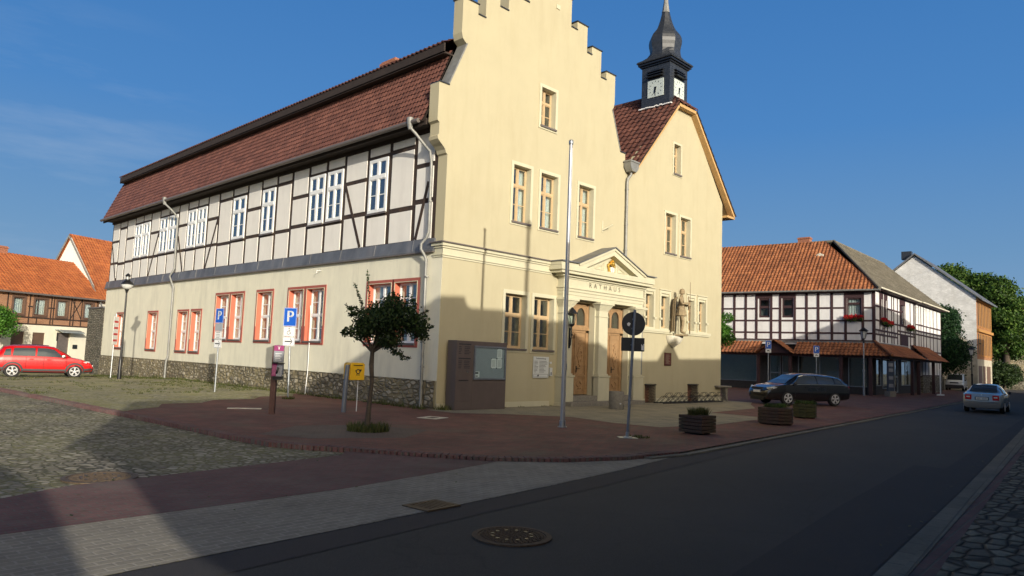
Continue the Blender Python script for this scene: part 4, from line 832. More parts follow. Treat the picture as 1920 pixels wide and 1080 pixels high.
MB().prism(FS, [(.26, 1.86), (.32, 1.86), (.32, 1.99), (.3, 1.99), (.3, 1.94), (.26, 1.99)], -.03, -.028).build('sticker', 'paper', t); MB().prism(FS, [(-.06, 2.42), (-.02, 2.45), (.02, 2.42), (-.01, 2.36), (-.05, 2.38)], -.03, -.028).build('sticker', 'paper', t)

def P_glyph(m, fr, u, z, h, d):
    add_text(m, fr, 'P', u, z, h*1.38, d, .002, .95, bold=.008)
def arrow(m, fr, u, z, w, d, flip=1):
    m.prism(fr, [(u-w/2*flip, z-.018), (u+w*.32*flip, z-.018), (u+w*.32*flip, z+.018), (u-w/2*flip, z+.018)], d, d+.002)
    for s in (-1, 1): m.prism(fr, [(u+w/2*flip, z), (u+w*.22*flip, z+.1*s), (u+w*.14*flip, z+.1*s), (u+w*.4*flip, z)], d, d+.002)
def parking_sign(name, label, loc, rz, h, plates, hp=.6, wp=.42, lean=0, group='parking signs'):
    t = thing(name, label, 'parking sign', loc, rz, group)
    MB().tube([(0, 0, -.05), (lean*.5, 0, h*.5), (lean, 0, h+.0)], .03, 10).build('post', 'galvanised', t, smooth=True)
    fr = Fr((lean*.9, -.035, 0), (1, 0, 0), (0, -1, 0)); z = h
    o = MB().box(fr, -wp/2, wp/2, 0, .012, z-hp, z).build('sign_panel', 'sign_blue', t, bevel=.004)
    g = MB(); P_glyph(g, fr, 0, z-hp*.5, hp*.62, .014); g.ring(fr, -wp/2+.018, wp/2-.018, z-hp+.018, z-.018, .008, .012, .0135); g.build('letter', 'sign_white', o)
    z -= hp+.012
    for kind in plates:
        ph = {'chair': .32, 'arrow': .30, 'grey': .26, 'text': .28, 'car': .22}[kind]; pw_ = wp*.93
        o = MB().box(fr, -pw_/2, pw_/2, 0, .01, z-ph, z).build('extra_plate', 'board_back' if kind == 'grey' else 'sign_white', t)
        g = MB(); zc = z-ph/2
        if kind != 'grey': g.ring(fr, -pw_/2+.018, pw_/2-.018, z-ph+.018, z-.018, .008, .01, .0115)
        if kind == 'arrow': arrow(g, fr, 0, zc, .27, .011)
        if kind == 'chair':
            g.lathe(fr(-.01, .011, zc+.1), [(0, -.002), (.02, -.001), (.02, .001), (0, .002)], 10, axis='Y')
            g.tube([fr(-.01, .012, zc+.07), fr(-.005, .012, zc-.01), fr(.035, .012, zc-.01), fr(.055, .012, zc-.07)], .01, 5); g.tube([fr(0, .012, zc+.04), fr(.04, .012, zc+.03)], .007, 5)
            g.tube([fr(-.02+.055*math.cos(a), .012, zc-.04+.055*math.sin(a)) for a in [PI*.6+i*PI/8 for i in range(12)]], .007, 5)
        if kind == 'text':
            for k in range(4): g.box(fr, -.12, .12-.03*(k % 2), .011, .012, z-.06-k*.06, z-.045-k*.06)
        if kind == 'car': g.prism(fr, [(-.1, zc-.03), (.1, zc-.03), (.1, zc+.01), (.05, zc+.015), (.03, zc+.045), (-.05, zc+.045), (-.07, zc+.01), (-.1, zc+.005)], .011, .012)
        if g.v: g.build('pictogram', 'black_paint', o)
        z -= ph+.01
    return t
parking_sign('parking_sign', 'blue P sign with wheelchair plate and arrow plate, before the long wall', (-1.92, 5.04, 0), R(-58), 2.93, ['chair', 'arrow'], .6, .46, lean=-.1)
parking_sign('parking_sign', 'blue P sign with four plates turned sideways, between the lamp and the phone pillar', (-2.65, 8.80, 0), R(-80), 2.93, ['grey', 'text', 'arrow'], .52, .46, lean=.02)
parking_sign('parking_sign', 'blue P sign with small white car plate, by the tiled porch gable', (28.3, 2.9, 0), R(-62), 3.2, ['car'], .5, .34)
parking_sign('parking_sign', 'blue P sign with small white car plate, behind the roof of the black estate car', (34.6, 2.5, 0), R(-62), 3.13, ['car'], .5, .36)
t = thing('sign_post', 'thin grey post with edge-on red and white sign beside the black lamp', 'sign post', (-1.99, 21.82, gz(21.8)), R(52))
MB().tube([(0, 0, 0), (.05, 0, 3.1)], .028, 8).build('post', 'galvanised', t, smooth=True)
fr = Fr((.04, -.03, 0), (1, 0, 0), (0, -1, 0)); o = MB().box(fr, -.3, .3, 0, .012, 1.6, 2.95).build('sign_panel', 'sign_white', t); g = MB()
for k in range(4): g.box(fr, -.24, .24, .012, .014, 1.75+k*.3, 1.85+k*.3)
g.build('sign_stripes', 'sign_red', o)

# phone pillar
t = thing('phone_pillar', 'slim dark pillar phone with magenta head and grey handset panel', 'pay phone', (-4.94, .23, 0), R(-38))
MB().box(ID, -.13, -.0, -.09, .09, -.05, 1.66).build('pillar', 'post_brown', t, bevel=.01); fr = Fr((0, -.09, 0), (1, 0, 0), (0, -1, 0))
o = MB().box(ID, -.09, .15, -.13, -.05, 1.26, 1.68).build('head_panel', 'phone_grey', t, bevel=.01); fr = Fr((0, -.13, 0), (1, 0, 0), (0, -1, 0))
MB().box(fr, -.085, .145, 0, .006, 1.54, 1.675).build('top_band', 'magenta', o); g = MB()
add_text(g, fr, 'T', .03, 1.605, .1, .0065, .001, bold=.004)
for k in range(5): g.box(fr, -.05, .1-.03*(k % 2), 0.0, .003, 1.31+k*.04, 1.322+k*.04)
g.build('lettering', 'sign_white', o)
o = MB().prism(Fr((0, 0, 0), (0, -1, 0), (1, 0, 0)), [(.05, .98), (.28, .92), (.24, 1.18), (.05, 1.24)], -.08, .16).build('handset_shelf', 'phone_grey', t, bevel=.01)
MB().prism(Fr((0, 0, 0), (0, -1, 0), (1, 0, 0)), [(.24, 1.19), (.05, 1.25), (.05, 1.22), (.285, .93), (.285, .95)], -.085, .02).build('shelf_band', 'magenta', o)
MB().box(ID, -.1, .18, -.2, -.04, 1.235, 1.255).build('canopy', 'black_paint', t)
MB().tube([(.03, -.27, 1.0), (.05, -.3, 1.06), (.06, -.27, 1.14)], .025, 8).build('handset', 'black_paint', t, smooth=True); MB().box(ID, -.06, .16, -.2, -.06, .84, .93).build('base_box', 'black_paint', t)

# letter box on its post
t = thing('post_box', 'yellow post box with black horn emblem on a thick grey post', 'post box', (-2.95, .12, 0), R(-6))
MB().tube([(-.1, -.02, -.05), (-.08, -.02, .8), (-.05, -.02, 1.24)], .058, 14).tube([(-.05, -.02, 1.2), (.1, .1, 1.2)], .035, 8).build('post', 'grey_post', t, smooth=True)
o = MB().prism(Fr((0, 0, 0), (1, 0, 0), (0, -1, 0)), [(.02, .84), (.44, .84), (.44, 1.26), (.4, 1.3), (.06, 1.3), (.02, 1.26)], -.34, .06).build('box_body', 'mail_yellow', t, bevel=.015)
MB().box(ID, .008, .022, -.02, .3, .88, 1.24).build('box_door', 'mail_yellow', o); MB().box(ID, .1, .36, -.075, -.06, 1.22, 1.24).build('letter_slot', 'black_paint', o)
fr = Fr((.24, -.064, 1.06), (1, 0, 0), (0, -1, 0)); g = MB()
g.tube([fr(.055*math.cos(a), .004, .055*math.sin(a)+.01) for a in [i*PI/8 for i in range(17)]], .013, 6)
g.prism(fr, [(.02, .035), (.09, .08), (.1, .03), (.05, -.01)], 0, .006); g.box(fr, -.09, -.045, 0, .005, .015, .035)
g.prism(fr, [(-.06, -.09), (-.03, -.065), (0, -.09)], 0, .005); g.prism(fr, [(.0, -.09), (.03, -.065), (.06, -.09)], 0, .005); g.build('horn_emblem', 'black_paint', o)
MB().tube([(.34, .1, -.02), (.34, .1, .84)], .012, 6).build('stay_rod', 'white_paint', t)

# notice cabinet at the front wall
t = thing('notice_cabinet', 'large brown metal notice cabinet with glazed board and pinned sheets at front wall', 'notice board', (0, 0, 0))
fr = FA; m = MB().box(fr, .28, 2.38, .1, .5, 0, 2.04); m.build('cabinet', 'cabinet_brown', t, bevel=.01)
MB().box(fr, .3, .92, .5, .512, .26, 2.0).box(fr, .3, .92, .5, .51, .03, .24).box(fr, .95, 2.36, .5, .508, .03, .86).build('front_panel', 'cabinet_brown', t)
o = MB().ring(fr, 1.02, 2.26, .95, 1.86, .05, .5, .55).build('display_frame', 'grey_post', t)
MB().box(fr, 1.02, 2.26, .5, .515, .95, 1.86).build('back_panel', 'board_back', o); MB().box(fr, 1.02, 2.26, .535, .538, .95, 1.86).build('pane', 'glass_clear', o)
g = MB()
for a, z in ((1.94, 1.55), (1.7, 1.25), (1.94, 1.25)): g.box(fr, a, a+.21, .516, .519, z, z+.29)
g.box(fr, 1.04, 1.22, .516, .519, .97, 1.14); pp = g.build('paper_sheets', 'paper', o); g = MB()
for a, z in ((1.94, 1.55), (1.7, 1.25), (1.94, 1.25)):
    for k in range(7): g.box(fr, a+.03, a+.17, .519, .5195, z+.05+.03*k, z+.056+.03*k)
    for q in (0, .21):
        for s in (0, .29): g.lathe(fr(a+q, .521, z+s), [(.012, -.004), (.012, .004)], 8, axis='Y')
g.box(fr, 1.05, 1.17, .519, .5195, 1.07, 1.12); g.box(fr, 1.06, 1.15, .519, .5195, .99, 1.02); g.build('pins_and_print', 'sign_back', o)
g = MB(); rr = random.Random(3)
for blk, z0 in ((0, 1.92), (1, 1.5)):
    g.box(fr, .36, .84, .512, .5135, z0, z0+.03)
    for k in range(5):
        g.box(fr, .36, .36+rr.uniform(.08, .14), .512, .5135, z0-.07-.05*k, z0-.052-.05*k); g.box(fr, .58, .58+rr.uniform(.18, .26), .512, .5135, z0-.07-.05*k, z0-.052-.05*k)
g.build('engraved_lines', 'sign_back', t); MB().box(fr, .4, .78, .51, .516, .86, .885).build('letter_slot', 'black_paint', t); MB().lathe(fr(.72, .52, 1.12), [(.028, -.01), (.028, .01)], 12, axis='Y').build('lock', 'chrome', t)

# signs and fittings on the front wall
t = thing('office_sign', 'white office information board with small print under the right ground-floor window', 'sign', (0, 0, 0)); fr = Fr((0, -.03, 0)); 
o = MB().box(fr, 4.12, 4.9, 0, .02, .95, 1.66).build('panel', 'office_panel', t); g = MB(); rr = random.Random(5); add_text(g, fr, 'Stadtverwaltung', 4.5, 1.6, .075, .021, .001)
for k in range(9):
    g.box(fr, 4.17, 4.17+rr.uniform(.1, .2), .02, .0215, 1.5-k*.045, 1.512-k*.045); g.box(fr, 4.42, 4.42+rr.uniform(.2, .42), .02, .0215, 1.5-k*.045, 1.512-k*.045)
g.ring(fr, 4.16, 4.86, .985, 1.07, .008, .02, .022); g.prism(fr, [(4.32, 1.0), (4.4, 1.0), (4.42, 1.05), (4.36, 1.06)], .02, .022); g.build('print', 'black_paint', o)
t = thing('small_sign', 'narrow white name strip right of the office board', 'sign', (0, 0, 0)); o = MB().box(fr, 5.0, 5.07+.0, 0, .012, 1.44, 1.5).box(fr, 4.96, 5.06, 0, .014, 1.43, 1.5).build('panel', 'office_panel', t)
t = thing('intercom', 'small cream intercom box beside the portico base', 'intercom', (0, 0, 0)); MB().box(fr, 4.945, 5.06, 0, .06, 1.02, 1.3).build('housing', 'office_panel', t, bevel=.006); MB().box(fr, 4.97, 5.03, .06, .064, 1.05, 1.15).build('speaker_grille', 'phone_grey', t)
t = thing('plaque', 'dark red memorial plaque below the knight statue', 'plaque', (0, 0, 0)); o = MB().box(FA, 12.2, 12.7, .0, .03, 1.5, 2.04).build('panel', 'plaque', t, bevel=.006); MB().ring(FA, 12.22, 12.68, 1.52, 2.02, .02, .03, .036).build('rim', 'cast_iron', o); g = MB(); rr = random.Random(8)
for k in range(9): g.box(FA, 12.28, 12.28+rr.uniform(.2, .34), .03, .033, 1.94-k*.045, 1.955-k*.045)
g.build('inscription', 'letter_grey', o)
t = thing('wall_lantern', 'black hexagonal lantern on scroll bracket at the left pilaster', 'lantern', (5.72, -.24, 0))
MB().tube([(0, .0, 2.05), (0, -.06, 2.1), (0, -.1, 2.5), (0, -.1, 2.82)], .018, 6).tube([(0, -.02, 2.35), (0, -.25, 2.35), (0, -.1, 2.5)], .014, 6).box(ID, -.03, .03, -.03, .0, 2.0, 2.7).build('bracket', 'black_paint', t)
m = MB()
for k in range(6):
    a = k*PI/3; m.tube([(.09*math.cos(a), -.1+.09*math.sin(a), 2.84), (.17*math.cos(a), -.1+.17*math.sin(a), 3.2)], .01, 4)
m.lathe((0, -.1, 0), [(.02, 2.74), (.1, 2.8), (.1, 2.84)], 6).lathe((0, -.1, 0), [(.2, 3.2), (.19, 3.22), (.06, 3.38), (.02, 3.42)], 6).build('cage', 'black_paint', t)
MB().lathe((0, -.1, 0), [(.085, 2.84), (.155, 3.2)], 6).build('glass', 'glass_clear', t)

# stone litter bin
t = thing('stone_bin', 'round grey exposed-aggregate litter bin beside the middle pilaster', 'litter bin', (6.36, -1.85, 0)); MB().lathe((0, 0, 0), [(.24, 0), (.255, .03), (.255, .56), (.24, .6), (.2, .6), (.19, .5), (0, .5)], 28).build('body', 'concrete', t, smooth=True); MB().lathe((0, 0, 0), [(.1, .5), (.18, .515), (.18, .53)], 20).build('insert', 'black_paint', t)
MB().lathe((-.1, -.24, .2), [(.022, -.02), (.022, .02)], 10, axis='Y').build('lock', 'sign_white', t)

# bike rack: a row of bent hoops on two rails
t = thing('bike_rack', 'low black wire bike rack with paired hoops along the wall', 'bike rack', (11.0, -.75, 0)); m = MB().tube([(0, 0, .03), (4.8, 0, .03)], .02, 6).tube([(0, .42, .03), (4.8, .42, .03)], .02, 6).tube([(0, -.12, .28), (4.8, -.12, .28)], .01, 5)
m.build('rails', 'iron', t)
for k in range(14):
    x = .1+k*.345; h_ = .42 if k % 2 else .3
    MB().tube([(x, .4, .04), (x-.05, .1, h_), (x-.05, -.05, h_+.02), (x, -.3, .05)], .009, 5).tube([(x+.07, .4, .04), (x+.1, .1, h_), (x+.1, -.05, h_+.02), (x+.07, -.3, .05)], .009, 5).tube([(x-.05, 0, h_+.01), (x+.1, 0, h_+.01)], .009, 5).build('hoop', 'iron', t)

# planters
def planter(label, loc, rz, w_, d_, h, mat, plant_label, seed, dry):
    t = thing('planter', label, 'planter', loc, rz, 'planters along the kerb'); m = MB()
    oct_ = [(-w_/2, -d_/4), (-w_/4, -d_/2), (w_/4, -d_/2), (w_/2, -d_/4), (w_/2, d_/4), (w_/4, d_/2), (-w_/4, d_/2), (-w_/2, d_/4)] if seed else [(-w_/2, -d_/2), (w_/2, -d_/2), (w_/2, d_/2), (-w_/2, d_/2)]
    n = 5
    for k in range(n):
        z0, z1 = .04+(h-.04)*k/n, .04+(h-.04)*(k+1)/n-.012; s_ = 1+random.uniform(-.006, .006)
        m.prism(Fr((0, 0, 0), (1, 0, 0), (0, 0, 1)), [(0, 0)]*0+[(0, 0)]*0 + [(p[0]*s_, 0) for p in ()], 0, 1) if False else None
        vs = [(x*s_, y*s_, z) for z in (z0, z1) for x, y in oct_]; q = len(oct_)
        m.add(vs, [tuple(reversed(range(q))), tuple(range(q, 2*q))]+[(i, (i+1) % q, q+(i+1) % q, q+i) for i in range(q)])
    m.build('box', mat, t, bevel=.006); MB().box(ID, -w_/2+.1, -w_/2+.2, -d_/3, d_/3, 0, .045).box(ID, w_/2-.2, w_/2-.1, -d_/3, d_/3, 0, .045).build('skids', 'timber', t)
    m = MB(); rr = np.random.default_rng(seed); m.lathe((0, 0, h-.03), [(min(w_, d_)*.46, -.02), (min(w_, d_)*.4, .03), (0, .04)], 14); m.build('soil', 'soil', t)
    p = thing('planter_plants', plant_label, 'plants', (loc[0], loc[1], h), rz, 'plants in the planters')
    g = MB()
    if dry:
        for c in ((-.18, .0), (.2, .05), (.08, -.1)): grass_tuft(g, (c[0], c[1], -.02), .11, 240, .2, .7)
        g.build('grasses', 'grass_blade', p, recalc=False)
    else:
        grass_tuft(g, (0, 0, 0), .3, 300, .12, .7); g.build('grasses', 'grass_blade', p, recalc=False); leaf_mesh([(x, y, .03, .16, .16, .08) for x, y in ((-.2, 0), (.15, .1), (0, -.15), (.25, -.05))], 700, .022, .2).build('low_foliage', 'leaf_mid', p, recalc=False)
planter('brown slatted wooden planter with dry grasses, nearest to the sign post', (1.48, -7.68, 0), R(-2), .62, .62, .44, 'planter_wood', 'dry tufted grasses in the nearest planter', 0, True)
planter('brown eight-sided wooden planter, middle one of three by the kerb', (6.34, -7.38, 0), R(-30), .86, .86, .48, 'planter_wood', 'low green plants in the middle planter', 1, False)
planter('mossy green wooden planter, farthest of three, before the black car', (9.98, -6.73, 0), R(-35), .66, .66, .46, 'planter_green', 'low green plants in the farthest planter', 2, False)

# covers and grate in the paving
def cover(label, loc, r, rings=True, mat='cast_iron'):
    t = thing('manhole_cover', label, 'manhole cover', loc); MB().lathe((0, 0, 0), [(r, -.01), (r, .008), (r*.87, .01), (r*.86, .002)], 40).build('frame', mat, t)
    m = MB().lathe((0, 0, 0), [(r*.84, -.01), (r*.84, .006), (0, .006)], 40)
    for k in range(-9, 10):
        y = k*r*.085; L_ = math.sqrt(max(0, (r*.8)**2-y*y))
        n_ = max(1, int(L_*2/(r*.13)))
        for q in range(n_): x = -L_+2*L_*(q+.5)/n_; m.box(ID, x-r*.05, x+r*.05, y-r*.025, y+r*.025, .005, .012)
    m.build('lid', mat, t)
    m = MB()
    for k in range(12): a = k*PI/6; m.lathe((r*.5*math.cos(a), r*.5*math.sin(a), 0), [(r*.05, .006), (r*.05, .0135), (0, .0135)], 10)
    m.build('vent_holes', 'black_paint', t); return t
cover('rusty round manhole cover in the asphalt of the road', (-8.88, -11.68, -.045), .37, True, 'rust')
t = cover('dark round manhole cover between cobbles and red paving at lower left', (-10.83, -6.55, -.055), .42)
t = thing('drain_grate', 'rectangular iron drain grate at the edge of the grey paving', 'drain grate', (-8.63, -10.22, -.04), R(4))
m = MB().box(ID, -.25, -.2, -.2, .2, -.01, .01).box(ID, .2, .25, -.2, .2, -.01, .01).box(ID, -.2, .2, -.2, -.16, -.01, .01).box(ID, -.2, .2, .16, .2, -.01, .01)
for k in range(7): x = -.17+k*.057; m.box(ID, x-.012, x+.012, -.16, .16, -.01, .008)
m.build('grate', 'cast_iron', t); MB().box(ID, -.2, .2, -.16, .16, -.012, -.006).build('sump', 'black_paint', t)
t = thing('utility_cover', 'small square cover in pale concrete frame near the cabinet', 'utility cover', (-1.85, -2.1, 0), R(20)); MB().box(ID, -.32, .32, -.28, .28, -.01, .008).build('frame', 'pale_stone', t); MB().box(ID, -.13, .13, -.11, .11, 0, .012).build('lid', 'cast_iron', t)
t = thing('utility_cover', 'flat pale slab in the moss left of the phone pillar', 'utility cover', (-4.9, 1.9, 0), R(-30)); MB().box(ID, -.42, .42, -.12, .12, -.01, .012).build('slab', 'pale_stone', t)

# ---- street lamps
def lamp_old(label, loc, h, rz=0, mat='black_paint', group='old style street lamps'):
    t = thing('street_lamp', label, 'street lamp', loc, rz, group)
    MB().tube([(0, 0, -.1), (0, 0, .9), (0, 0, h)], [.055, .05, .035], 12).lathe((0, 0, 0), [(.09, -.05), (.09, .12), (.065, .8), (.055, .85)], 12).build('post', mat, t, smooth=True)
    m = MB().lathe((0, 0, h), [(.04, -.14), (.07, -.02), (.1, .03)], 16); m.lathe((0, 0, h), [(.27, .24), (.26, .29), (.15, .40), (.1, .44), (.1, .48)], 16); m.lathe((0, 0, h), [(.08, .6), (.12, .63), (.1, .68), (.04, .73), (.0, .76)], 12)
    for k in range(4): a = k*PI/2; m.tube([(.08*math.cos(a), .08*math.sin(a), h+.46), (.08*math.cos(a), .08*math.sin(a), h+.62)], .012, 4)
    m.build('lamp_head', mat, t, smooth=True); MB().lathe((0, 0, h), [(.1, .03), (.19, .09), (.24, .18), (.25, .26)], 16).lathe((0, 0, h), [(.06, .46), (.06, .6)], 10).build('globe', 'lamp_glass', t, smooth=True); return t
lamp_old('black street lamp with round glass head before the long timbered side', (-2.65, 18.55, 0), 3.95)
def lamp_lantern(label, loc, h, post, group='lantern street lamps'):
    t = thing('street_lamp', label, 'street lamp', loc, 0, group)
    MB().tube([(0, 0, -.1), (0, 0, 1.6), (0, 0, 1.62), (0, 0, h)], [.07, .065, .045, .04], 12).lathe((0, 0, 0), [(.085, 1.55), (.085, 1.7)], 10).build('post', post, t, smooth=True)
    m = MB().lathe((0, 0, h), [(.05, -.25), (.06, 0), (.12, .05)], 8).lathe((0, 0, h), [(.3, .52), (.31, .55), (.1, .72), (.03, .8)], 8)
    for k in range(6): a = k*PI/3; m.tube([(.11*math.cos(a), .11*math.sin(a), h+.04), (.22*math.cos(a), .22*math.sin(a), h+.53)], .012, 4)
    m.build('lamp_head', 'black_paint', t); MB().lathe((0, 0, h), [(.1, .05), (.2, .52)], 6).build('glass', 'lamp_glass', t); return t
lamp_lantern('lantern street lamp on pale grey post before the timber-framed shop house', (36.06, .02, 0), 3.65, 'galvanised')
lamp_lantern('dark lantern street lamp beside the orange brick house far down the street', (59.97, -1.05, 0), 3.3, 'black_paint')
# lamp standard on the near pavement (stands outside the picture, throws its shadow on the front)
t = thing('lamp_standard', 'plain grey steel lamp standard on the near pavement outside the picture', 'street lamp', (-2.72, -15.5, 0)); MB().tube([(0, 0, 0), (0, 0, 5), (0, 0, 9.9)], [.11, .1, .085], 12).build('post', 'galvanised', t, smooth=True); MB().lathe((0, 0, 0), [(.09, 9.9), (.13, 9.95), (.12, 10.15), (.05, 10.22)], 12).build('lamp_head', 'black_paint', t)

# ================================================================ KNIGHT STATUE
def skin_mesh(verts, edges, rad, sub=2):
    me = bpy.data.meshes.new('tmp'); me.from_pydata(verts, edges, []); o = bpy.data.objects.new('tmp', me); COL.objects.link(o)
    bpy.context.view_layer.objects.active = o; sk = o.modifiers.new('skin', 'SKIN')
    for i, v in enumerate(me.skin_vertices[0].data if len(me.skin_vertices) else []): pass
    if not len(me.skin_vertices):
        b = bmesh.new(); b.from_mesh(me); b.verts.layers.skin.verify(); b.to_mesh(me); b.free()
    for i, v in enumerate(me.skin_vertices[0].data): v.radius = rad[i] if isinstance(rad[i], (tuple, list)) else (rad[i], rad[i]); v.use_root = (i == 0)
    ss = o.modifiers.new('sub', 'SUBSURF'); ss.levels = sub; ss.render_levels = sub
    bpy.context.view_layer.update(); r = bpy.data.meshes.new_from_object(o.evaluated_get(bpy.context.evaluated_depsgraph_get()))
    bpy.data.objects.remove(o); bpy.data.meshes.remove(me); return r
# local frame: facing +x, left hand +y, height 1.92, standing on z=0
sv = [(0, 0, 1.0), (0, 0, 1.2), (0, 0, 1.42), (0, 0, 1.58), (.02, 0, 1.66), (.03, 0, 1.78), (.03, 0, 1.86),
      (0, .11, .92), (.03, .12, .52), (0, .13, .12), (0, -.11, .92), (.09, -.12, .52), (.04, -.13, .12), (.14, .15, .05), (.18, -.15, .05),
      (0, .21, 1.50), (.02, .29, 1.24), (.24, .24, 1.22), (.32, .2, 1.26), (0, -.21, 1.50), (.03, -.29, 1.26), (.26, -.12, 1.30), (.34, -.06, 1.34)]
se = [(0, 1), (1, 2), (2, 3), (3, 4), (4, 5), (5, 6), (0, 7), (7, 8), (8, 9), (9, 13), (0, 10), (10, 11), (11, 12), (12, 14), (2, 15), (15, 16), (16, 17), (17, 18), (2, 19), (19, 20), (20, 21), (21, 22)]
sr = [(.15, .12), (.14, .11), (.19, .13), (.09, .08), .055, (.085, .1), (.07, .08), .1, .072, .05, .1, .072, .05, .035, .035, .085, .06, .045, .035, .085, .06, .045, .035]
t = thing('statue', 'weathered stone statue of a standing knight with cloak, shield and sword on wall console', 'statue', (12.78, -.42, 2.82), R(-60))
me = skin_mesh(sv, se, sr); me.name = 'figure'; me.materials.clear(); me.materials.append(MATS['stone_figure'])
for p in me.polygons: p.use_smooth = True
o = bpy.data.objects.new('figure', me); COL.objects.link(o); o.parent = t
m = MB()   # pleated tunic skirt
n = 28; rings = []
for k, (r_, z) in enumerate(((.155, 1.12), (.17, 1.02), (.2, .9), (.235, .78), (.22, .77), (.14, .95))):
    rings += [((r_+.014*math.sin(i*PI*2/n*9)*(k > 0 and k < 5))*math.cos(2*PI*i/n), (r_+.014*math.sin(i*PI*2/n*9)*(k > 0))*1.12*math.sin(2*PI*i/n), z) for i in range(n)]
m.add(rings, [(k*n+i, k*n+(i+1) % n, (k+1)*n+(i+1) % n, (k+1)*n+i) for k in range(5) for i in range(n)])
m.lathe((0, 0, 1.1), [(.165, 0), (.18, .015), (.165, .05)], 20); m.build('tunic', 'stone_figure', t, smooth=True)
m = MB(); rings = []; n = 20   # cloak, a thick folded half shell behind
for z, r_ in ((1.56, .16), (1.45, .27), (1.2, .31), (.9, .31), (.5, .33), (.1, .35)):
    for off in (0, .035):
        rings += [((-.04+(r_+off+.02*math.sin(i*1.7)*(z < 1.4))*math.cos(PI*.70+PI*.60*i/(n-1))), (r_+off+.02*math.sin(i*1.7)*(z < 1.4))*math.sin(PI*.70+PI*.60*i/(n-1)), z) for i in range(n)]
for k in range(5):
    a, b = k*2*n, (k+1)*2*n
    for i in range(n-1): m.f += [(a+i, a+i+1, b+i+1, b+i), (a+n+i, a+n+i+1, b+n+i+1, b+n+i)]
    for i in (0, n-1): m.f.append((a+i, b+i, b+n+i, a+n+i))
for i in range(n-1): m.f += [(10*n+i, 10*n+i+1, 11*n+i+1, 11*n+i), (i, i+1, n+i+1, n+i)]
m.v = rings; m.build('cloak', 'stone_figure', t, smooth=True)
MB().lathe((.03, 0, 1.74), [(.1, .0), (.112, .05), (.1, .12), (.06, .17), (0, .18)], 14).lathe((.03, 0, 1.7), [(.115, 0), (.11, .08)], 14).build('helmet', 'stone_figure', t, smooth=True)
MB().tube([(.36, .0, .02), (.36, .0, 1.15)], .028, 6).tube([(.36, 0, 1.15), (.36, 0, 2.2)], [.016, .008], 6).box(ID, .33, .39, -.13, .13, 1.16, 1.2).build('sword', 'cast_iron', t)
MB().prism(Fr((.27, 0, 0), (0, 1, 0), (1, 0, 0)), [(-.02, 1.6), (.34, 1.6), (.34, 1.25), (.16, 1.02), (-.02, 1.25)], 0, .045).build('shield', 'stone_figure', t, bevel=.01)
MB().prism(Fr((0, 0, 0)), [(-.24, 0), (-.22, -.06), (.28, -.06), (.3, 0)], -.28, .28).build('base_slab', 'stone_figure', t)
c = thing('console', 'pale half-round stone console carrying the knight statue', 'console', (12.78, -.02, 2.3)); m = MB(); pf = [(.05, -.02), (.12, .0), (.14, .03), (.24, .08), (.36, .18), (.44, .32), (.47, .45), (.47, .46)]; n = 24
vs = []
for r_, z in pf: vs += [(r_*math.cos(PI+PI*i/n), r_*.95*math.sin(PI+PI*i/n), z) for i in range(n+1)]
m.add(vs, [(k*(n+1)+i, k*(n+1)+i+1, (k+1)*(n+1)+i+1, (k+1)*(n+1)+i) for k in range(len(pf)-1) for i in range(n)]+[tuple((len(pf)-1)*(n+1)+i for i in range(n+1))]); m.build('bowl', 'pale_stone', c, smooth=True)

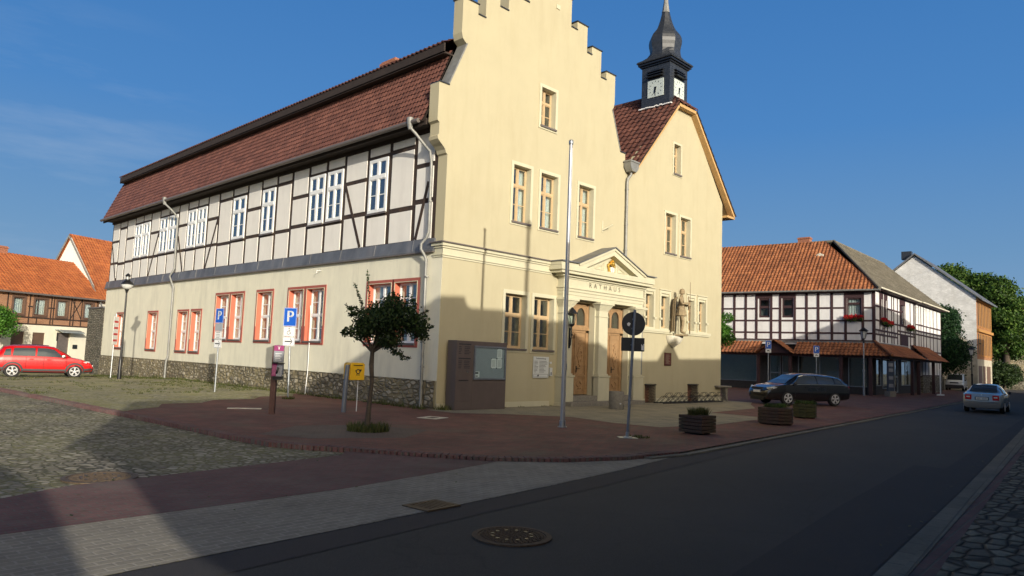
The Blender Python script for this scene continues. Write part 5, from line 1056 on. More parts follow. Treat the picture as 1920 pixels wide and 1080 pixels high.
# ================================================================ CARS
def interp(st, x):
    if x <= st[0][0]: return st[0][1:]
    for a, b in zip(st[:-1], st[1:]):
        if a[0] <= x <= b[0]:
            f = (x-a[0])/(b[0]-a[0]); f = f*f*(3-2*f)*.35+f*.65; return [p+(q-p)*f for p, q in zip(a[1:], b[1:])]
    return st[-1][1:]
def car(name, label, loc, rz, st, paint, wheels, wr, glass_side, front_glass, rear_glass, ncol='car_plastic', cladding=False, scale=1, tail=None, head=None, rims='rim_metal', plate=None, roofrail=False, trim=None, estate=False):
    """st: stations (x, z bottom, z belt, z top, half width, half width at roof), x forwards"""
    t = thing(name, label, 'car', loc, rz); t.scale = (scale,)*3
    xs = sorted(set([round(st[0][0]+(st[-1][0]-st[0][0])*i/56, 4) for i in range(57)]+[s[0] for s in st]))
    def sec(x):
        zb, zs, zt, w, wt = interp(st, x); g = zt-zs; e = min(1, g/.2)
        P = [(0, zb), (w*.78, zb), (w*.94, zb+.06), (w*.985, zb+.18), (w, zb+(zs-zb)*.5), (w*.99, zs-.1), (w*.965, zs)]
        mid = (w*.965+(wt-w*.965)*.52+.012*e, zs+g*.55)
        P += [mid, (wt+.01, zt-min(.05, g*.25)), (wt*.9, zt-min(.012, g*.1)), (wt*.5, zt+.012*e+.004), (0, zt+.018*e+.006)]; return P
    m = MB(); k = 12; full = 2*k-2
    for x in xs:
        P = sec(x); m.v += [(x, -p[0], p[1]) for p in P]+[(x, p[0], p[1]) for p in P[-2:0:-1]]
    for i in range(len(xs)-1):
        for j in range(full): a, b = i*full+j, i*full+(j+1) % full; m.f.append((a, b, b+full, a+full))
    m.f += [tuple(range(full)), tuple(reversed([(len(xs)-1)*full+j for j in range(full)]))]
    body = m.build('body', [paint, ncol], t, smooth=False)
    cut = MB()
    for wx in wheels:
        for s in (-1, 1): cut.lathe((wx, s*.82, wr), [(wr*1.16, -.32), (wr*1.16, .32)], 28, axis='Y')
    co = cut.build('cutter', ncol); bo = body.modifiers.new('b', 'BOOLEAN'); bo.object = co; bo.operation = 'DIFFERENCE'; bo.solver = 'EXACT'
    bpy.context.view_layer.update(); nm = bpy.data.meshes.new_from_object(body.evaluated_get(bpy.context.evaluated_depsgraph_get())); body.modifiers.clear(); old = body.data; body.data = nm; nm.name = 'body'; bpy.data.meshes.remove(old); bpy.data.objects.remove(co)
    for p in nm.polygons:
        c_ = p.center
        for wx in wheels:
            rr_ = math.hypot(c_.x-wx, c_.z-wr)
            if rr_ < wr*1.17 and abs(c_.y) > .45 and (abs(p.normal.y) < .5 or abs(c_.y) < .55): p.material_index = 1
        if c_.z < st[len(st)//2][1]+.07: p.material_index = 1
    nm.polygons.foreach_set('use_smooth', [True]*len(nm.polygons)); nm.set_sharp_from_angle(angle=R(30))
    def side_pt(x, f, s, off=.008):
        P = sec(x); a, b, c_ = P[6], P[7], P[8]; q = (a[0]+(b[0]-a[0])*f/.55, a[1]+(b[1]-a[1])*f/.55) if f < .55 else (b[0]+(c_[0]-b[0])*(f-.55)/.45, b[1]+(c_[1]-b[1])*(f-.55)/.45)
        return (x, s*(q[0]+off), q[1])
    for s in (-1, 1):
        for (x0, x1, f0, f1, cutl, cutr) in glass_side:
            g = MB(); nx, nf = 14, 5
            for i in range(nx+1):
                for j in range(nf+1):
                    f = f0+(f1-f0)*j/nf; xl, xr = x0+cutl*f, x1-cutr*f; g.v.append(side_pt(xl+(xr-xl)*i/nx, f, s))
            g.f = [(i*(nf+1)+j, (i+1)*(nf+1)+j, (i+1)*(nf+1)+j+1, i*(nf+1)+j+1) for i in range(nx) for j in range(nf)]; g.build('side_window', 'car_glass', t, smooth=True)
        if trim:
            x0, x1, cl, cr_ = trim; fs_ = [.04]*12; pts = [side_pt(x0+(x1-x0)*i/11, .03, s, .014) for i in range(12)]+[side_pt(x1-cr_*f, f, s, .014) for f in (.3, .6, .85)]+[side_pt(x1-cr_+(x0+cl-x1+cr_)*i/11, .97, s, .014) for i in range(12)]+[side_pt(x0+cl*f, f, s, .014) for f in (.8, .5, .25)]
            MB().tube(pts+[pts[0]], .022, 5).build('chrome_trim', 'chrome', t)
    def band(x0, x1, ws, name):
        g = MB(); n_, q = 10, 12
        for i in range(n_+1):
            x = x0+(x1-x0)*i/n_; zb, zs, zt, w, wt = interp(st, x)
            for j in range(q+1): y = (wt*ws)*(2*j/q-1); g.v.append((x, y, zt+.006+.014*(1-abs(2*j/q-1)**2)*min(1, (zt-zs)/.2)+.009))
        g.f = [(i*(q+1)+j, (i+1)*(q+1)+j, (i+1)*(q+1)+j+1, i*(q+1)+j+1) for i in range(n_) for j in range(q)]; g.build(name, 'car_glass', t, smooth=True)
    if front_glass: band(*front_glass, 'windscreen')
    if rear_glass: band(*rear_glass, 'rear_window')
    for wx in wheels:
        for s in (-1, 1):
            _, _, _, w_, _ = interp(st, wx); yy = s*(w_-.1)
            o = MB().lathe((wx, yy, wr), [(wr*.62, -.1), (wr*.93, -.1), (wr, -.07), (wr, .07), (wr*.93, .1), (wr*.62, .1)], 28, axis='Y').lathe((wx, yy, wr), [(wr*.6, -.05), (wr*.6, .05)], 20, axis='Y').build('wheel', 'tyre', t, smooth=True)
            r = MB()
            yo = yy+s*.112
            for q in range(5):
                a = q*2*PI/5+.3
                for da in (-.16, .16):
                    p0 = (wx+.05*math.cos(a), yo-.02*s, wr+.05*math.sin(a)); p1 = (wx+wr*.62*math.cos(a+da), yo, wr+wr*.62*math.sin(a+da)); r.tube([p0, p1], [.028, .022], 5)
            pts = [(wx+wr*.64*math.cos(a), yo, wr+wr*.64*math.sin(a)) for a in [i*PI/10 for i in range(21)]]; r.tube(pts, .014, 5); r.lathe((wx, yo, wr), [(.05, -.02), (.05, .015), (0, .02)], 10, axis='Y'); r.build('rim', rims, o, smooth=True)
            if cladding:
                c_ = MB(); pts = []
                for i in range(15):
                    a = -.15+i*(PI+.3)/14; x_ = wx+wr*1.3*math.cos(a); z_ = wr+wr*1.3*math.sin(a); P = sec(x_); yv = np.interp(z_, [p[1] for p in P[2:7]], [p[0] for p in P[2:7]]); pts.append((x_, s*(yv+.012), z_)); pts.append((wx+(x_-wx)*1.06/1.3, s*(yv+.02), wr+(z_-wr)*1.06/1.3))
                c_.add(pts, [(2*q, 2*q+1, 2*q+3, 2*q+2) for q in range(len(pts)//2-1)]); c_.build('arch_trim', ncol, t, smooth=True)
    if cladding:
        for s in (-1, 1):
            c_ = MB(); pts = [(wheels[0]+(wheels[1]-wheels[0])*i/8, 0, 0) for i in range(9)]
            for x0, x1 in ((wheels[0]+wr*1.1, wheels[1]-wr*1.1), (wheels[1]+wr*1.15, st[-1][0]-.04), (st[0][0]+.04, wheels[0]-wr*1.15)):
                g = [(x0+(x1-x0)*i/6) for i in range(7)]
                for i in range(6):
                    for (za, zb_) in ((0, .19),):
                        P0, P1 = sec(g[i]), sec(g[i+1]); b0, b1 = P0[0][1], P1[0][1]
                        y0 = np.interp(b0+zb_, [p[1] for p in P0[2:7]], [p[0] for p in P0[2:7]]); y1 = np.interp(b1+zb_, [p[1] for p in P1[2:7]], [p[0] for p in P1[2:7]])
                        c_.add([(g[i], s*(P0[1][0]), b0-.01), (g[i+1], s*(P1[1][0]), b1-.01), (g[i+1], s*(P1[3][0]+.015), b1+.1), (g[i], s*(P0[3][0]+.015), b0+.1), (g[i+1], s*(y1+.014), b1+zb_), (g[i], s*(y0+.014), b0+zb_)], [(0, 1, 2, 3), (3, 2, 4, 5)])
            c_.build('sill_cladding', ncol, t)
    # door lines, handles, mirrors
    for s in (-1, 1):
        xm = glass_side[-1][1]-.16; P = sec(xm); MB().lathe((xm, s*(P[6][0]+.1), P[6][1]+.07), [(0, -.06), (.07, -.05), (.085, .0), (.07, .05), (0, .06)], 10, axis='Y').box(ID, xm-.02, xm+.02, min(s*(P[6][0]-.02), s*(P[6][0]+.08)), max(s*(P[6][0]-.02), s*(P[6][0]+.08)), P[6][1]+.02, P[6][1]+.05).build('mirror', 'car_plastic' if paint != 'car_red' else 'chrome', t, smooth=True)
        g = MB(); xa, xb = wheels[0]+wr*1.1+.15, wheels[1]-wr*1.2; xs_ = [xa, (xa+xb)/2-.1, xb+.02] if not estate else [xa, (xa+xb)/2, xb]
        for xv in xs_:
            P = sec(xv); g.tube([(xv, s*(P[3][0]+.001), P[3][1]+.02), (xv, s*(P[4][0]+.001), P[4][1]), (xv, s*(P[5][0]+.001), P[5][1]), (xv, s*(P[6][0]+.001), P[6][1])], .006, 4)
        g.build('door_gaps', 'black_paint', t)
        for xv in xs_[:2]:
            P = sec(xv+.2); MB().box(ID, xv+.12, xv+.3, min(s*P[5][0], s*(P[5][0]+.03)), max(s*P[5][0], s*(P[5][0]+.03)), P[5][1]-.02, P[5][1]+.015).build('door_handle', paint, t, bevel=.006)
        if roofrail:
            pts = [(x, s*(interp(st, x)[4]*.93), interp(st, x)[2]+.035) for x in np.linspace(roofrail[0], roofrail[1], 8)]; MB().tube(pts, .016, 6).build('roof_rail', 'chrome' if paint != 'car_black' else 'car_plastic', t)
    xf, xr = st[-1][0], st[0][0]
    if head:
        for s in (-1, 1):
            z, x = head; g = MB(); P = [sec(x_) for x_ in (x-.32, x-.16, x-.04)]
            vs = [(x-.32, s*(P[0][5][0]+.012), z), (x-.16, s*(P[1][5][0]+.012), z+.06), (x-.04, s*(P[2][4][0]*.93+.01), z+.03), (x+.03, s*P[2][4][0]*.66, z), (x+.03, s*P[2][4][0]*.7, z-.1), (x-.04, s*(P[2][4][0]*.95+.01), z-.1)]
            g.add(vs, [(0, 1, 2, 5), (2, 3, 4, 5)]); g.build('headlight', 'light_clear', t)
        MB().box(ID, xf-.04, xf+.018, -.4, .4, head[0]-.11, head[0]-.01).build('grille', 'black_paint', t); MB().box(ID, xf-.03, xf+.022, -.5, .5, .2, .34).build('air_intake', 'black_paint', t)
        MB().box(ID, xf, xf+.026, -.26, .26, head[0]-.25, head[0]-.14).build('number_plate', 'sign_white', t)
    if tail:
        z0, z1, wi = tail
        for s in (-1, 1):
            P = sec(xr+.02); w_ = P[5][0]; a, b = (s*(w_-wi), s*(w_*.985)); o = MB().box(ID, xr-.02, xr+.12, min(a, b), max(a, b), z0, z1).build('tail_light', 'light_red', t, bevel=.03)
            MB().box(ID, xr-.024, xr-.015, min(a, b)+.07, max(a, b)-.07, z0+.12, z0+.18).build('reverse_lens', 'light_clear', o)
    if plate:
        z = plate; o = MB().box(ID, xr-.03, xr+.02, -.3, .3, z-.02, z+.14).build('number_plate', 'black_paint', t); fr = Fr((xr-.03, 0, 0), (0, -1, 0), (-1, 0, 0))
        MB().box(fr, -.26, .26, 0, .01, z, z+.115).build('plate_face', 'sign_white', o); g = MB(); rr = random.Random(4)
        for q in range(8):
            if q == 3: continue
            u = -.2+q*.055; g.ring(fr, u, u+.02, z+.03, z+.08, .009, .01, .012)
        g.build('characters', 'black_paint', o)
    return t
hatch = [(-2.0, .42, .70, .74, .70, .62), (-1.95, .32, .84, .98, .80, .62), (-1.86, .30, .93, 1.12, .83, .6), (-1.62, .28, .96, 1.40, .84, .58), (-1.3, .24, .965, 1.455, .85, .58), (-.6, .22, .96, 1.48, .855, .59), (0, .22, .95, 1.475, .855, .58), (.35, .22, .94, 1.42, .85, .56), (.72, .22, .935, 1.2, .85, .6), (1.08, .23, .93, .965, .84, .7), (1.45, .25, .86, .895, .83, .68), (1.78, .28, .74, .78, .79, .62), (1.93, .3, .60, .64, .72, .58), (1.99, .36, .5, .53, .62, .5)]
car('red_hatchback', 'bright red five-door hatchback with dark wheel-arch trim on the mossy square', (-4.38, 23.65, -.18), R(-8.8), hatch, 'car_red', (-1.26, 1.2), .315, [(-1.66, -1.36, .08, .8, .14, .0), (-1.3, -.42, .07, .86, .06, .0), (-.36, .86, .07, .88, .02, .62)], (.42, 1.06, .93), (-1.88, -1.64, .85), cladding=True, scale=1.0, head=(.76, 1.84), tail=(.78, 1.06, .2), roofrail=(-1.3, .1))
wag = [(-2.3, .4, .62, .68, .70, .6), (-2.24, .3, .86, .94, .83, .62), (-2.15, .28, .95, 1.12, .86, .6), (-1.85, .25, .985, 1.33, .88, .58), (-1.3, .22, .985, 1.42, .885, .58), (-.5, .2, .98, 1.465, .89, .585), (.2, .2, .97, 1.46, .89, .58), (.5, .2, .965, 1.40, .885, .565), (.9, .2, .955, 1.2, .885, .6), (1.35, .2, .94, .975, .88, .74), (1.8, .22, .88, .91, .86, .72), (2.12, .25, .76, .79, .81, .66), (2.27, .28, .62, .65, .72, .6), (2.32, .36, .5, .53, .6, .5)]
car('black_estate_car', 'black estate car with chrome window line parked beyond the planters', (18.5, -3.0, 0), R(151), wag, 'car_black', (-1.35, 1.28), .325, [(-2.0, -1.42, .1, .84, .12, .0), (-1.36, -.42, .08, .88, .0, .0), (-.36, 1.08, .08, .9, .0, .66)], (.55, 1.32, .93), (-2.15, -1.88, .85), scale=.93, head=(.8, 2.16), tail=(.72, .95, .2), trim=(-2.06, 1.16, .14, .66), roofrail=(-1.7, .2), estate=True)
sed = [(-2.38, .4, .66, .7, .72, .62), (-2.32, .26, .92, .985, .84, .66), (-2.1, .24, .97, 1.02, .87, .68), (-1.7, .22, .975, 1.04, .88, .66), (-1.3, .2, .975, 1.26, .885, .6), (-.9, .2, .975, 1.42, .885, .57), (-.3, .2, .97, 1.465, .885, .575), (.25, .2, .965, 1.44, .885, .57), (.6, .2, .96, 1.3, .885, .58), (1.2, .2, .945, .985, .88, .74), (1.8, .22, .88, .91, .86, .7), (2.15, .25, .76, .79, .8, .66), (2.33, .3, .6, .64, .7, .58), (2.38, .38, .5, .53, .6, .5)]
car('silver_sedan', 'silver saloon car with red tail lights driving away down the road', (25.8, -8.75, -.05), R(5.5), sed, 'car_silver', (-1.35, 1.38), .32, [(-1.42, -.46, .1, .86, .42, .0), (-.4, .98, .08, .88, .0, .5)], (.32, 1.16, .93), (-1.66, -.96, .94), scale=.86, head=(.8, 2.2), tail=(.66, .92, .3), plate=.68)
MB().lathe((-2.36, 0, .93), [(.045, -.02), (.045, .01), (.03, .012)], 16, axis='X').build('badge', 'chrome', bpy.data.objects['silver_sedan'])
van = [(-2.0, .45, 1.0, 1.1, .78, .7), (-1.95, .3, 1.1, 1.75, .86, .72), (-1.6, .26, 1.1, 1.8, .88, .74), (0, .24, 1.08, 1.83, .885, .74), (.55, .24, 1.06, 1.8, .885, .72), (.8, .24, 1.04, 1.72, .88, .7), (1.4, .24, 1.0, 1.1, .87, .76), (1.75, .26, .9, .97, .84, .72), (1.95, .3, .74, .8, .78, .66), (2.03, .38, .55, .6, .66, .6)]
car('white_van', 'small white delivery van with black bumper parked facing the camera', (71.5, 2.75, 0), R(187), van, 'car_white', (-1.3, 1.3), .31, [(-1.8, -.5, .1, .8, .05, .0), (-.4, 1.05, .06, .86, .0, .5)], (.84, 1.4, .92), (-1.98, -1.94, .8), scale=.93, head=(.88, 1.9))
MB().box(ID, 1.7, 2.07, -.84, .84, .26, .6).build('bumper', 'car_plastic', bpy.data.objects['white_van'], bevel=.04); 

# ================================================================ SHOP HOUSE (black and white timbering)
SH = thing('shop_house', 'black-and-white timber-framed corner house with orange tiled roof and tiled shop canopy', 'house', (38.02, -.04, 0), R(3.2))
th = R(95.2); S_A = Fr((0, 0, 0), (math.cos(th), math.sin(th), 0), (-math.sin(th), math.cos(th), 0)); S_B = Fr((0, 0, 0), (1, 0, 0), (0, -1, 0))
LA = 14.5; LB = 21.4
w3 = (.82, 1.72, 5.15, 6.55); w1 = (6.93, 7.7, 5.2, 6.6); w2 = (5.27, 6.05, 5.2, 6.6)
MB().prism(S_A, rect(-.0, LA, 3.3, 7.05), 0, -.25, holes=[rect(*w3), rect(*w1), rect(*w2)]).build('upper_side_wall', 'half_timber_white', SH)
bw = [(1.35, 1.95, 5.1, 6.6), (2.55, 3.1, 5.1, 6.6), (6.85, 8.2, 5.1, 6.7), (11.75, 12.6, 5.55, 6.85), (14.65, 15.35, 5.55, 6.85), (16.0, 16.75, 5.55, 6.85)]
MB().prism(S_B, rect(.003, LB, 3.3, 7.2), 0, -.25, holes=[rect(*q) for q in bw]).build('upper_front_wall', 'half_timber_white', SH)
m = MB(); T_ = .03
for u in (12.8, 11.5, 10.4, 9.5, 8.65, 7.86, 6.8, 6.16, 5.16, 4.35, 3.57, 2.68, 1.8, .72, .06):
    m.box(S_A, u-.085, u+.085, 0, T_, 3.55, 7.0)
for z in (3.6, 4.12, 4.98, 5.86, 6.95):
    for a, b in ((.8, 1.75), (5.2, 6.1), (6.85, 7.8)) if z == 5.86 else (): pass
    segs = [(0, LA)] if z != 5.86 else [(0, .72), (1.8, 5.16), (6.16, 6.8), (7.86, LA)]
    for a, b in segs: m.box(S_A, a, b, 0, T_-.002, z-.06, z+.06)
for a, b in ((.72, 1.8), (5.16, 6.16), (6.8, 7.86)): m.box(S_A, a, b, 0, T_-.004, 6.55 if a < 1 else 6.6, 7.0)
m.build('side_timbers', 'shop_timber', SH)
m = MB()
for u in (.08, 1.26, 2.05, 2.45, 3.2, 4.4, 5.0, 6.05, 6.8, 8.3, 9.95, 11.05): m.box(S_B, u-.07, u+.07, 0, T_, 3.6, 7.1)
for u in (11.5, 12.8, 13.56, 14.5, 15.5, 16.9, 18.2, 19.7, 21.3): m.box(S_B, u-.05, u+.05, 0, T_, 2.8, 7.1)
for z, a, b in ((6.02, 0, 1.3), (6.02, 3.2, 6.8), (5.05, 0, 6.05), (4.4, 0, 6.05), (4.1, 0, 6.05), (5.05, 6.05, 11.4), (4.62, 6.05, 11.4), (4.38, 6.05, 11.4), (5.45, 11.4, LB), (4.95, 11.4, LB), (4.65, 11.4, LB), (3.4, 16, LB), (7.05, 0, LB)): m.box(S_B, a, b, 0, T_-.002, z-.06, z+.06)
for u in (.5, .9, 1.7, 3.7, 5.4): m.box(S_B, u-.04, u+.04, 0, T_-.004, 4.1, 4.4)
for a, b in ((1.26, 2.05), (2.45, 3.2), (6.8, 8.3)): m.box(S_B, a, b, 0, T_-.004, 6.6, 7.0)
m.box(S_B, 7.0, 9.2, 0, T_-.006, 3.6, 4.35); m.build('front_timbers', 'shop_timber', SH)
for q in (w1, w2): window(SH, S_A, *q, -.06, 'shop_timber', 1, .55, (), .09, 'window_glass', None, None, sill=None)
window(SH, S_A, *w3, -.06, 'shop_timber', 1, .72, (), .06, 'window_glass', [(.02, .98)], None, sill=None)
for i, q in enumerate(bw): window(SH, S_B, *q, -.04, 'shop_timber' if i < 3 else 'white_paint', 2 if i > 1 else 1, .66, (), .06, 'window_glass', [(.02, .98)] if i in (0, 1) else None, None if i < 3 else 'white_paint', .07, .03, None)
# ground floor: dark shopfronts, pillars and a stone end bay
MB().prism(S_A, rect(0, LA, -.3, 3.3), -.3, -.5, holes=[rect(7.9, 11.6, .55, 2.5), rect(6.2, 6.95, .1, 2.5), rect(5.4, 6.1, .1, 2.5), rect(2.1, 5.0, .5, 2.5), rect(.4, 1.7, .5, 2.5)]).build('ground_side_wall', 'shop_dark', SH)
MB().prism(S_B, rect(.003, 13.8, -.3, 3.3), -.3, -.5, holes=[rect(.6, 2.6, .6, 2.5), rect(3.0, 5.2, .4, 2.5), rect(6.2, 7.2, .05, 2.5), rect(8.2, 12.2, .6, 2.5)]).build('ground_front_wall', 'shop_dark', SH)
for fr, a, b, z0, z1, c_ in ((S_A, 7.9, 11.6, .55, 2.5, 1), (S_A, 2.1, 5.0, .5, 2.5, 2), (S_A, .4, 1.7, .5, 2.5, 1), (S_B, .6, 2.6, .6, 2.5, 1), (S_B, 3.0, 5.2, .4, 2.5, 1), (S_B, 8.2, 12.2, .6, 2.5, 3)):
    m = MB().ring(fr, a+.05, b-.05, z0+.05, z1-.05, .05, -.34, -.26)
    for k in range(1, c_): u = a+(b-a)*k/c_; m.box(fr, u-.03, u+.03, -.33, -.27, z0, z1)
    o = m.build('shop_window', 'galvanised', SH); MB().box(fr, a, b, -.31, -.305, z0, z1).build('pane', 'window_glass', o)
for fr, a, b in ((S_A, 6.2, 6.95), (S_A, 5.4, 6.1), (S_B, 6.2, 7.2)):
    m = MB().ring(fr, a+.05, b-.05, .15, 2.45, .05, -.34, -.26); m.box(fr, a, b, -.33, -.27, 1.2, 1.3); o = m.build('shop_door', 'galvanised', SH); MB().box(fr, a, b, -.31, -.305, .1, 2.5).build('pane', 'window_glass', o); MB().box(fr, a+.12, a+.15, -.26, -.22, 1.0, 1.7).build('handle', 'chrome', o)
o = MB().box(S_A, 2.3, 3.1, -.42, -.4, .95, 1.5).box(S_A, 3.4, 3.9, -.42, -.4, 1.1, 1.5).build('window_display', 'phone_grey', SH)
MB().prism(S_B, rect(13.8, LB, -.3, 1.38), .06, -.2, holes=[rect(16.4, 17.0, .1, .9)]).build('stone_base', 'wall_stone', SH); MB().box(S_B, 16.4, 17.0, -.2, -.15, .1, .9).build('cellar_hatch', 'shop_dark', SH)
MB().prism(S_B, rect(13.8, LB, 1.38, 3.3), 0, -.2, holes=[rect(17.6, 18.3, 1.5, 2.7), rect(18.6, 19.3, 1.5, 2.7), rect(19.6, 20.3, 1.5, 2.7)]).build('bay_wall', 'half_timber_white', SH)
for a in (17.6, 18.6, 19.6): window(SH, S_B, a, a+.7, 1.5, 2.7, -.02, 'white_paint', 2, 0, (), .06, 'window_glass', None, None, sill=None)
m = MB()
for u in (13.9, 15.0, 16.2, 17.45, 18.45, 19.45, 20.45, 21.3): m.box(S_B, u-.04, u+.04, 0, .03, 1.4, 2.8)
m.box(S_B, 13.8, LB, 0, .028, 1.38, 1.46); m.build('bay_timbers', 'shop_timber', SH)
for fr, us in ((S_A, (7.4, 5.2, 1.9, .1)), (S_B, (.1, 5.7, 7.7, 12.8))):
    for u in us: MB().box(fr, u-.1, u+.1, .9, 1.1, -.1, 2.62).build('canopy_post', 'shop_timber', SH)
MB().box(S_A, -.9, 12.5, .88, 1.12, 2.45, 2.62).build('canopy_beam', 'shop_timber', SH); MB().box(S_B, -.9, 15.5, .88, 1.12, 2.45, 2.62).build('canopy_beam', 'shop_timber', SH)
MB().box(S_A, 0, LA, 0, .06, 3.42, 3.56).box(S_B, 0, 9, 0, .06, 3.42, 3.56).build('canopy_flashing', 'zinc', SH)
# canopy tiles (side run, porch gable, front run)
du, dn = S_A.du, S_A.dn; Vc = (-dn*1.35+Vector((0, 0, .9)))
tiles('canopy_roof', 'tiles_orange', SH, S_A(0, 1.35, 2.6), du, Vc, Vc.length, lambda v: 7.35, lambda v: 13.5, .26, .33, .035, .03, 6)
tiles('canopy_roof', 'tiles_orange', SH, S_A(0, 1.35, 2.6), du, Vc, Vc.length, lambda v: -1.35*(1-v/Vc.length), lambda v: 4.95, .26, .33, .035, .03, 6)
Vb = Vector((0, 1.35, .9)); tiles('canopy_roof', 'tiles_orange', SH, (0, -1.35, 2.6), (1, 0, 0), Vb, Vb.length, lambda v: -1.35*(1-v/Vb.length), lambda v: 8.6, .26, .33, .035, .03, 5)
tiles('canopy_roof', 'tiles_orange', SH, (0, -1.55, 2.55), (1, 0, 0), (0, 1.5, 1.15), 1.9, lambda v: 8.4+.9*v, lambda v: 15.8, .3, .33, .035, .03, 5)
for (ua, ub) in (((7.45, 2.6), (6.15, 3.52)), ((4.85, 2.6), (6.15, 3.52))):
    a, b = S_A(ua[0], 1.75, ua[1]), S_A(ub[0], 1.75, ub[1]); W_ = b-a
    tiles('porch_roof', 'tiles_orange', SH, a+dn*.0, -dn, W_, W_.length, lambda v: 0, lambda v: 1.75, .26, .3, .03, .03, 5)
MB().prism(S_A, [(7.25, 2.62), (6.15, 3.42), (5.05, 2.62)], 1.45, 1.4).build('porch_gable', 'shop_timber', SH)
MB().tube([(-1.4, -1.4, 2.68), (0, 0, 3.62)], .09, 8).build('canopy_hip', 'tiles_orange', SH)
# main roof
ap = Vector((4.3, 3.9, 11.3)); eA = Vector(S_A(0, .45, 7.02))
VA = (-dn*4.85+Vector((0, 0, 4.28)))
tiles('side_roof', 'tiles_orange', SH, S_A(0, .45, 7.02), du, VA, VA.length, lambda v: -.45+4.5*v/VA.length, lambda v: LA+.3, .26, .30, .04, .035, 5)
VB = Vector((0, 4.35, 4.14)); tiles('front_roof', 'tiles_grey', SH, (0, -.45, 7.16), (1, 0, 0), VB, VB.length, lambda v: -.4+4.7*v/VB.length, lambda v: 22.2-3.7*v/VB.length, .26, .30, .03, .03, 5)
m = MB().tube([(-.45, -.45, 7.12), ap+Vector((0, 0, .03))], .11, 8).tube([ap, ap+Vector((-.9, 10.5, -.1))], .11, 8).tube([ap, (18.5, 3.9, 11.3)], .11, 8); m.build('ridge_tiles', 'tiles_grey', SH)
MB().add([(22.2, -.45, 7.16), (18.5, 3.9, 11.3), (22.2, 8.2, 7.16)], [(0, 1, 2)]).add([(0, 8.6, 7.1), (22, 8.6, 7.1), (18.5, 3.9, 11.3), (4.3, 3.9, 11.3)], [(0, 1, 2, 3)]).add([(8.8, 8, 7), (8.8, 15, 7), (3.3, 14.8, 11.2), (4.3, 3.9, 11.3)], [(0, 1, 2, 3)]).build('rear_roof', 'tiles_grey', SH)
MB().box(ID, LB-.2, LB, .2, 8.4, -.3, 7.1).box(ID, 1, LB, 8.2, 8.4, -.3, 7.1).box(ID, .4, 7.5, 14.2, 14.4, -.3, 7.1).build('rear_wall', 'half_timber_white', SH)
MB().box(ID, 1.2, 20.5, 1.2, 7.8, -.2, 6.9).box(ID, .8, 7, 7.8, 14, -.2, 6.9).build('inner_room', 'room_wall', SH)
MB().box(S_A, -.4, LA, .0, .42, 6.96, 7.03).box(S_B, -.4, 22, 0, .42, 7.1, 7.16).build('eaves_soffit', 'shop_timber', SH)
MB().tube([S_A(-.45, .5, 7.03), S_A(LA, .5, 7.03)], .06, 8).build('gutter', 'zinc', SH); MB().tube([(-.4, -.52, 7.17), (11.3, -.52, 7.16)], .06, 8).build('gutter', 'pale_stone', SH); MB().tube([(12.0, -.5, 7.2), (22.3, -.5, 7.2)], .06, 8).build('gutter', 'pale_stone', SH); MB().tube([(11.2, -.5, 7.1), (11.2, -.1, 6.9), (11.2, -.08, 3.4)], .05, 8).build('downpipe', 'window_sill', SH)
MB().box(ID, 4.0, 4.5, 5.6, 6.5, 10.7, 11.75).box(ID, 3.95, 4.55, 5.55, 6.55, 11.62, 11.7).build('chimney', 'chimney_brick', SH)
MB().prism(Fr((2.75, 4.1, 9.9), (0, 1, 0), (-1, 0, 0)), [(0, -.1), (.5, -.1), (.5, .18), (.25, .3), (0, .18)], -.1, .25).build('roof_vent', 'pale_stone', SH)
def flowers(label, c, L_, rz, droop=.25):
    t = thing('flower_box', label, 'flower box', c, rz, 'red geranium boxes'); MB().box(ID, -L_/2, L_/2, -.22, 0, -.18, 0).build('trough', 'shop_timber', t)
    n = max(3, int(L_/.25)); bl = [(-L_/2+L_*(i+.5)/n, -.16, .02, .2, .16, .16) for i in range(n)]
    leaf_mesh([(x, y, z-.12, a, b, c_*1.3) for x, y, z, a, b, c_ in bl], 350, .05, .2).build('leaves', 'leaf_mid', t, recalc=False); leaf_mesh(bl, 900, .045, .4).build('blossoms', 'petal', t, recalc=False)
p = SH.matrix_basis
def shp(fr, u, d, z): 
    q = fr(u, d, z); a = R(3.2); return (38.02+q.x*math.cos(a)-q.y*math.sin(a), -.04+q.x*math.sin(a)+q.y*math.cos(a), q.z)
flowers('red geraniums in the window box on the long side beside the corner', shp(S_A, 1.27, .03, 5.2), 1.15, R(-81.6))
flowers('red geraniums in the first window box right of the corner', shp(S_B, 1.7, .03, 5.1), .8, R(3.2))
flowers('red geraniums in the second window box right of the corner', shp(S_B, 3.0, .03, 5.0), 1.6, R(3.2))
flowers('red geraniums in the window box nearest the black downpipe', shp(S_B, 9.3, .03, 5.05), 1.4, R(3.2))
t = thing('advertising_pillar', 'grey-blue display stand with pale panels beside the lantern lamp', 'display stand', (37.6, -1.1, 0), R(-20)); MB().box(ID, -.3, .3, -.2, .2, 0, .35).build('foot', 'concrete', t); o = MB().box(ID, -.26, .26, -.06, .06, .35, 2.3).build('panel', 'phone_blue', t); g = MB()
for z in (.6, 1.1, 1.6, 1.95): g.box(ID, -.22, .22, -.066, -.06, z, z+.22)
g.build('posters', 'phone_grey', o)
t = thing('stone_table', 'low dark stone table behind the front corner of the town hall', 'table', (17.35, -.1, 0), R(-10)); MB().box(ID, -.9, .1, -.25, .25, .6, .68).build('table_top', 'concrete', t, bevel=.02); MB().prism(Fr((0, 0, 0)), [(-.14, 0), (-.02, 0), (-.04, .3), (.0, .6), (-.22, .6), (-.16, .3)], -.12, .12).build('leg', 'concrete', t)
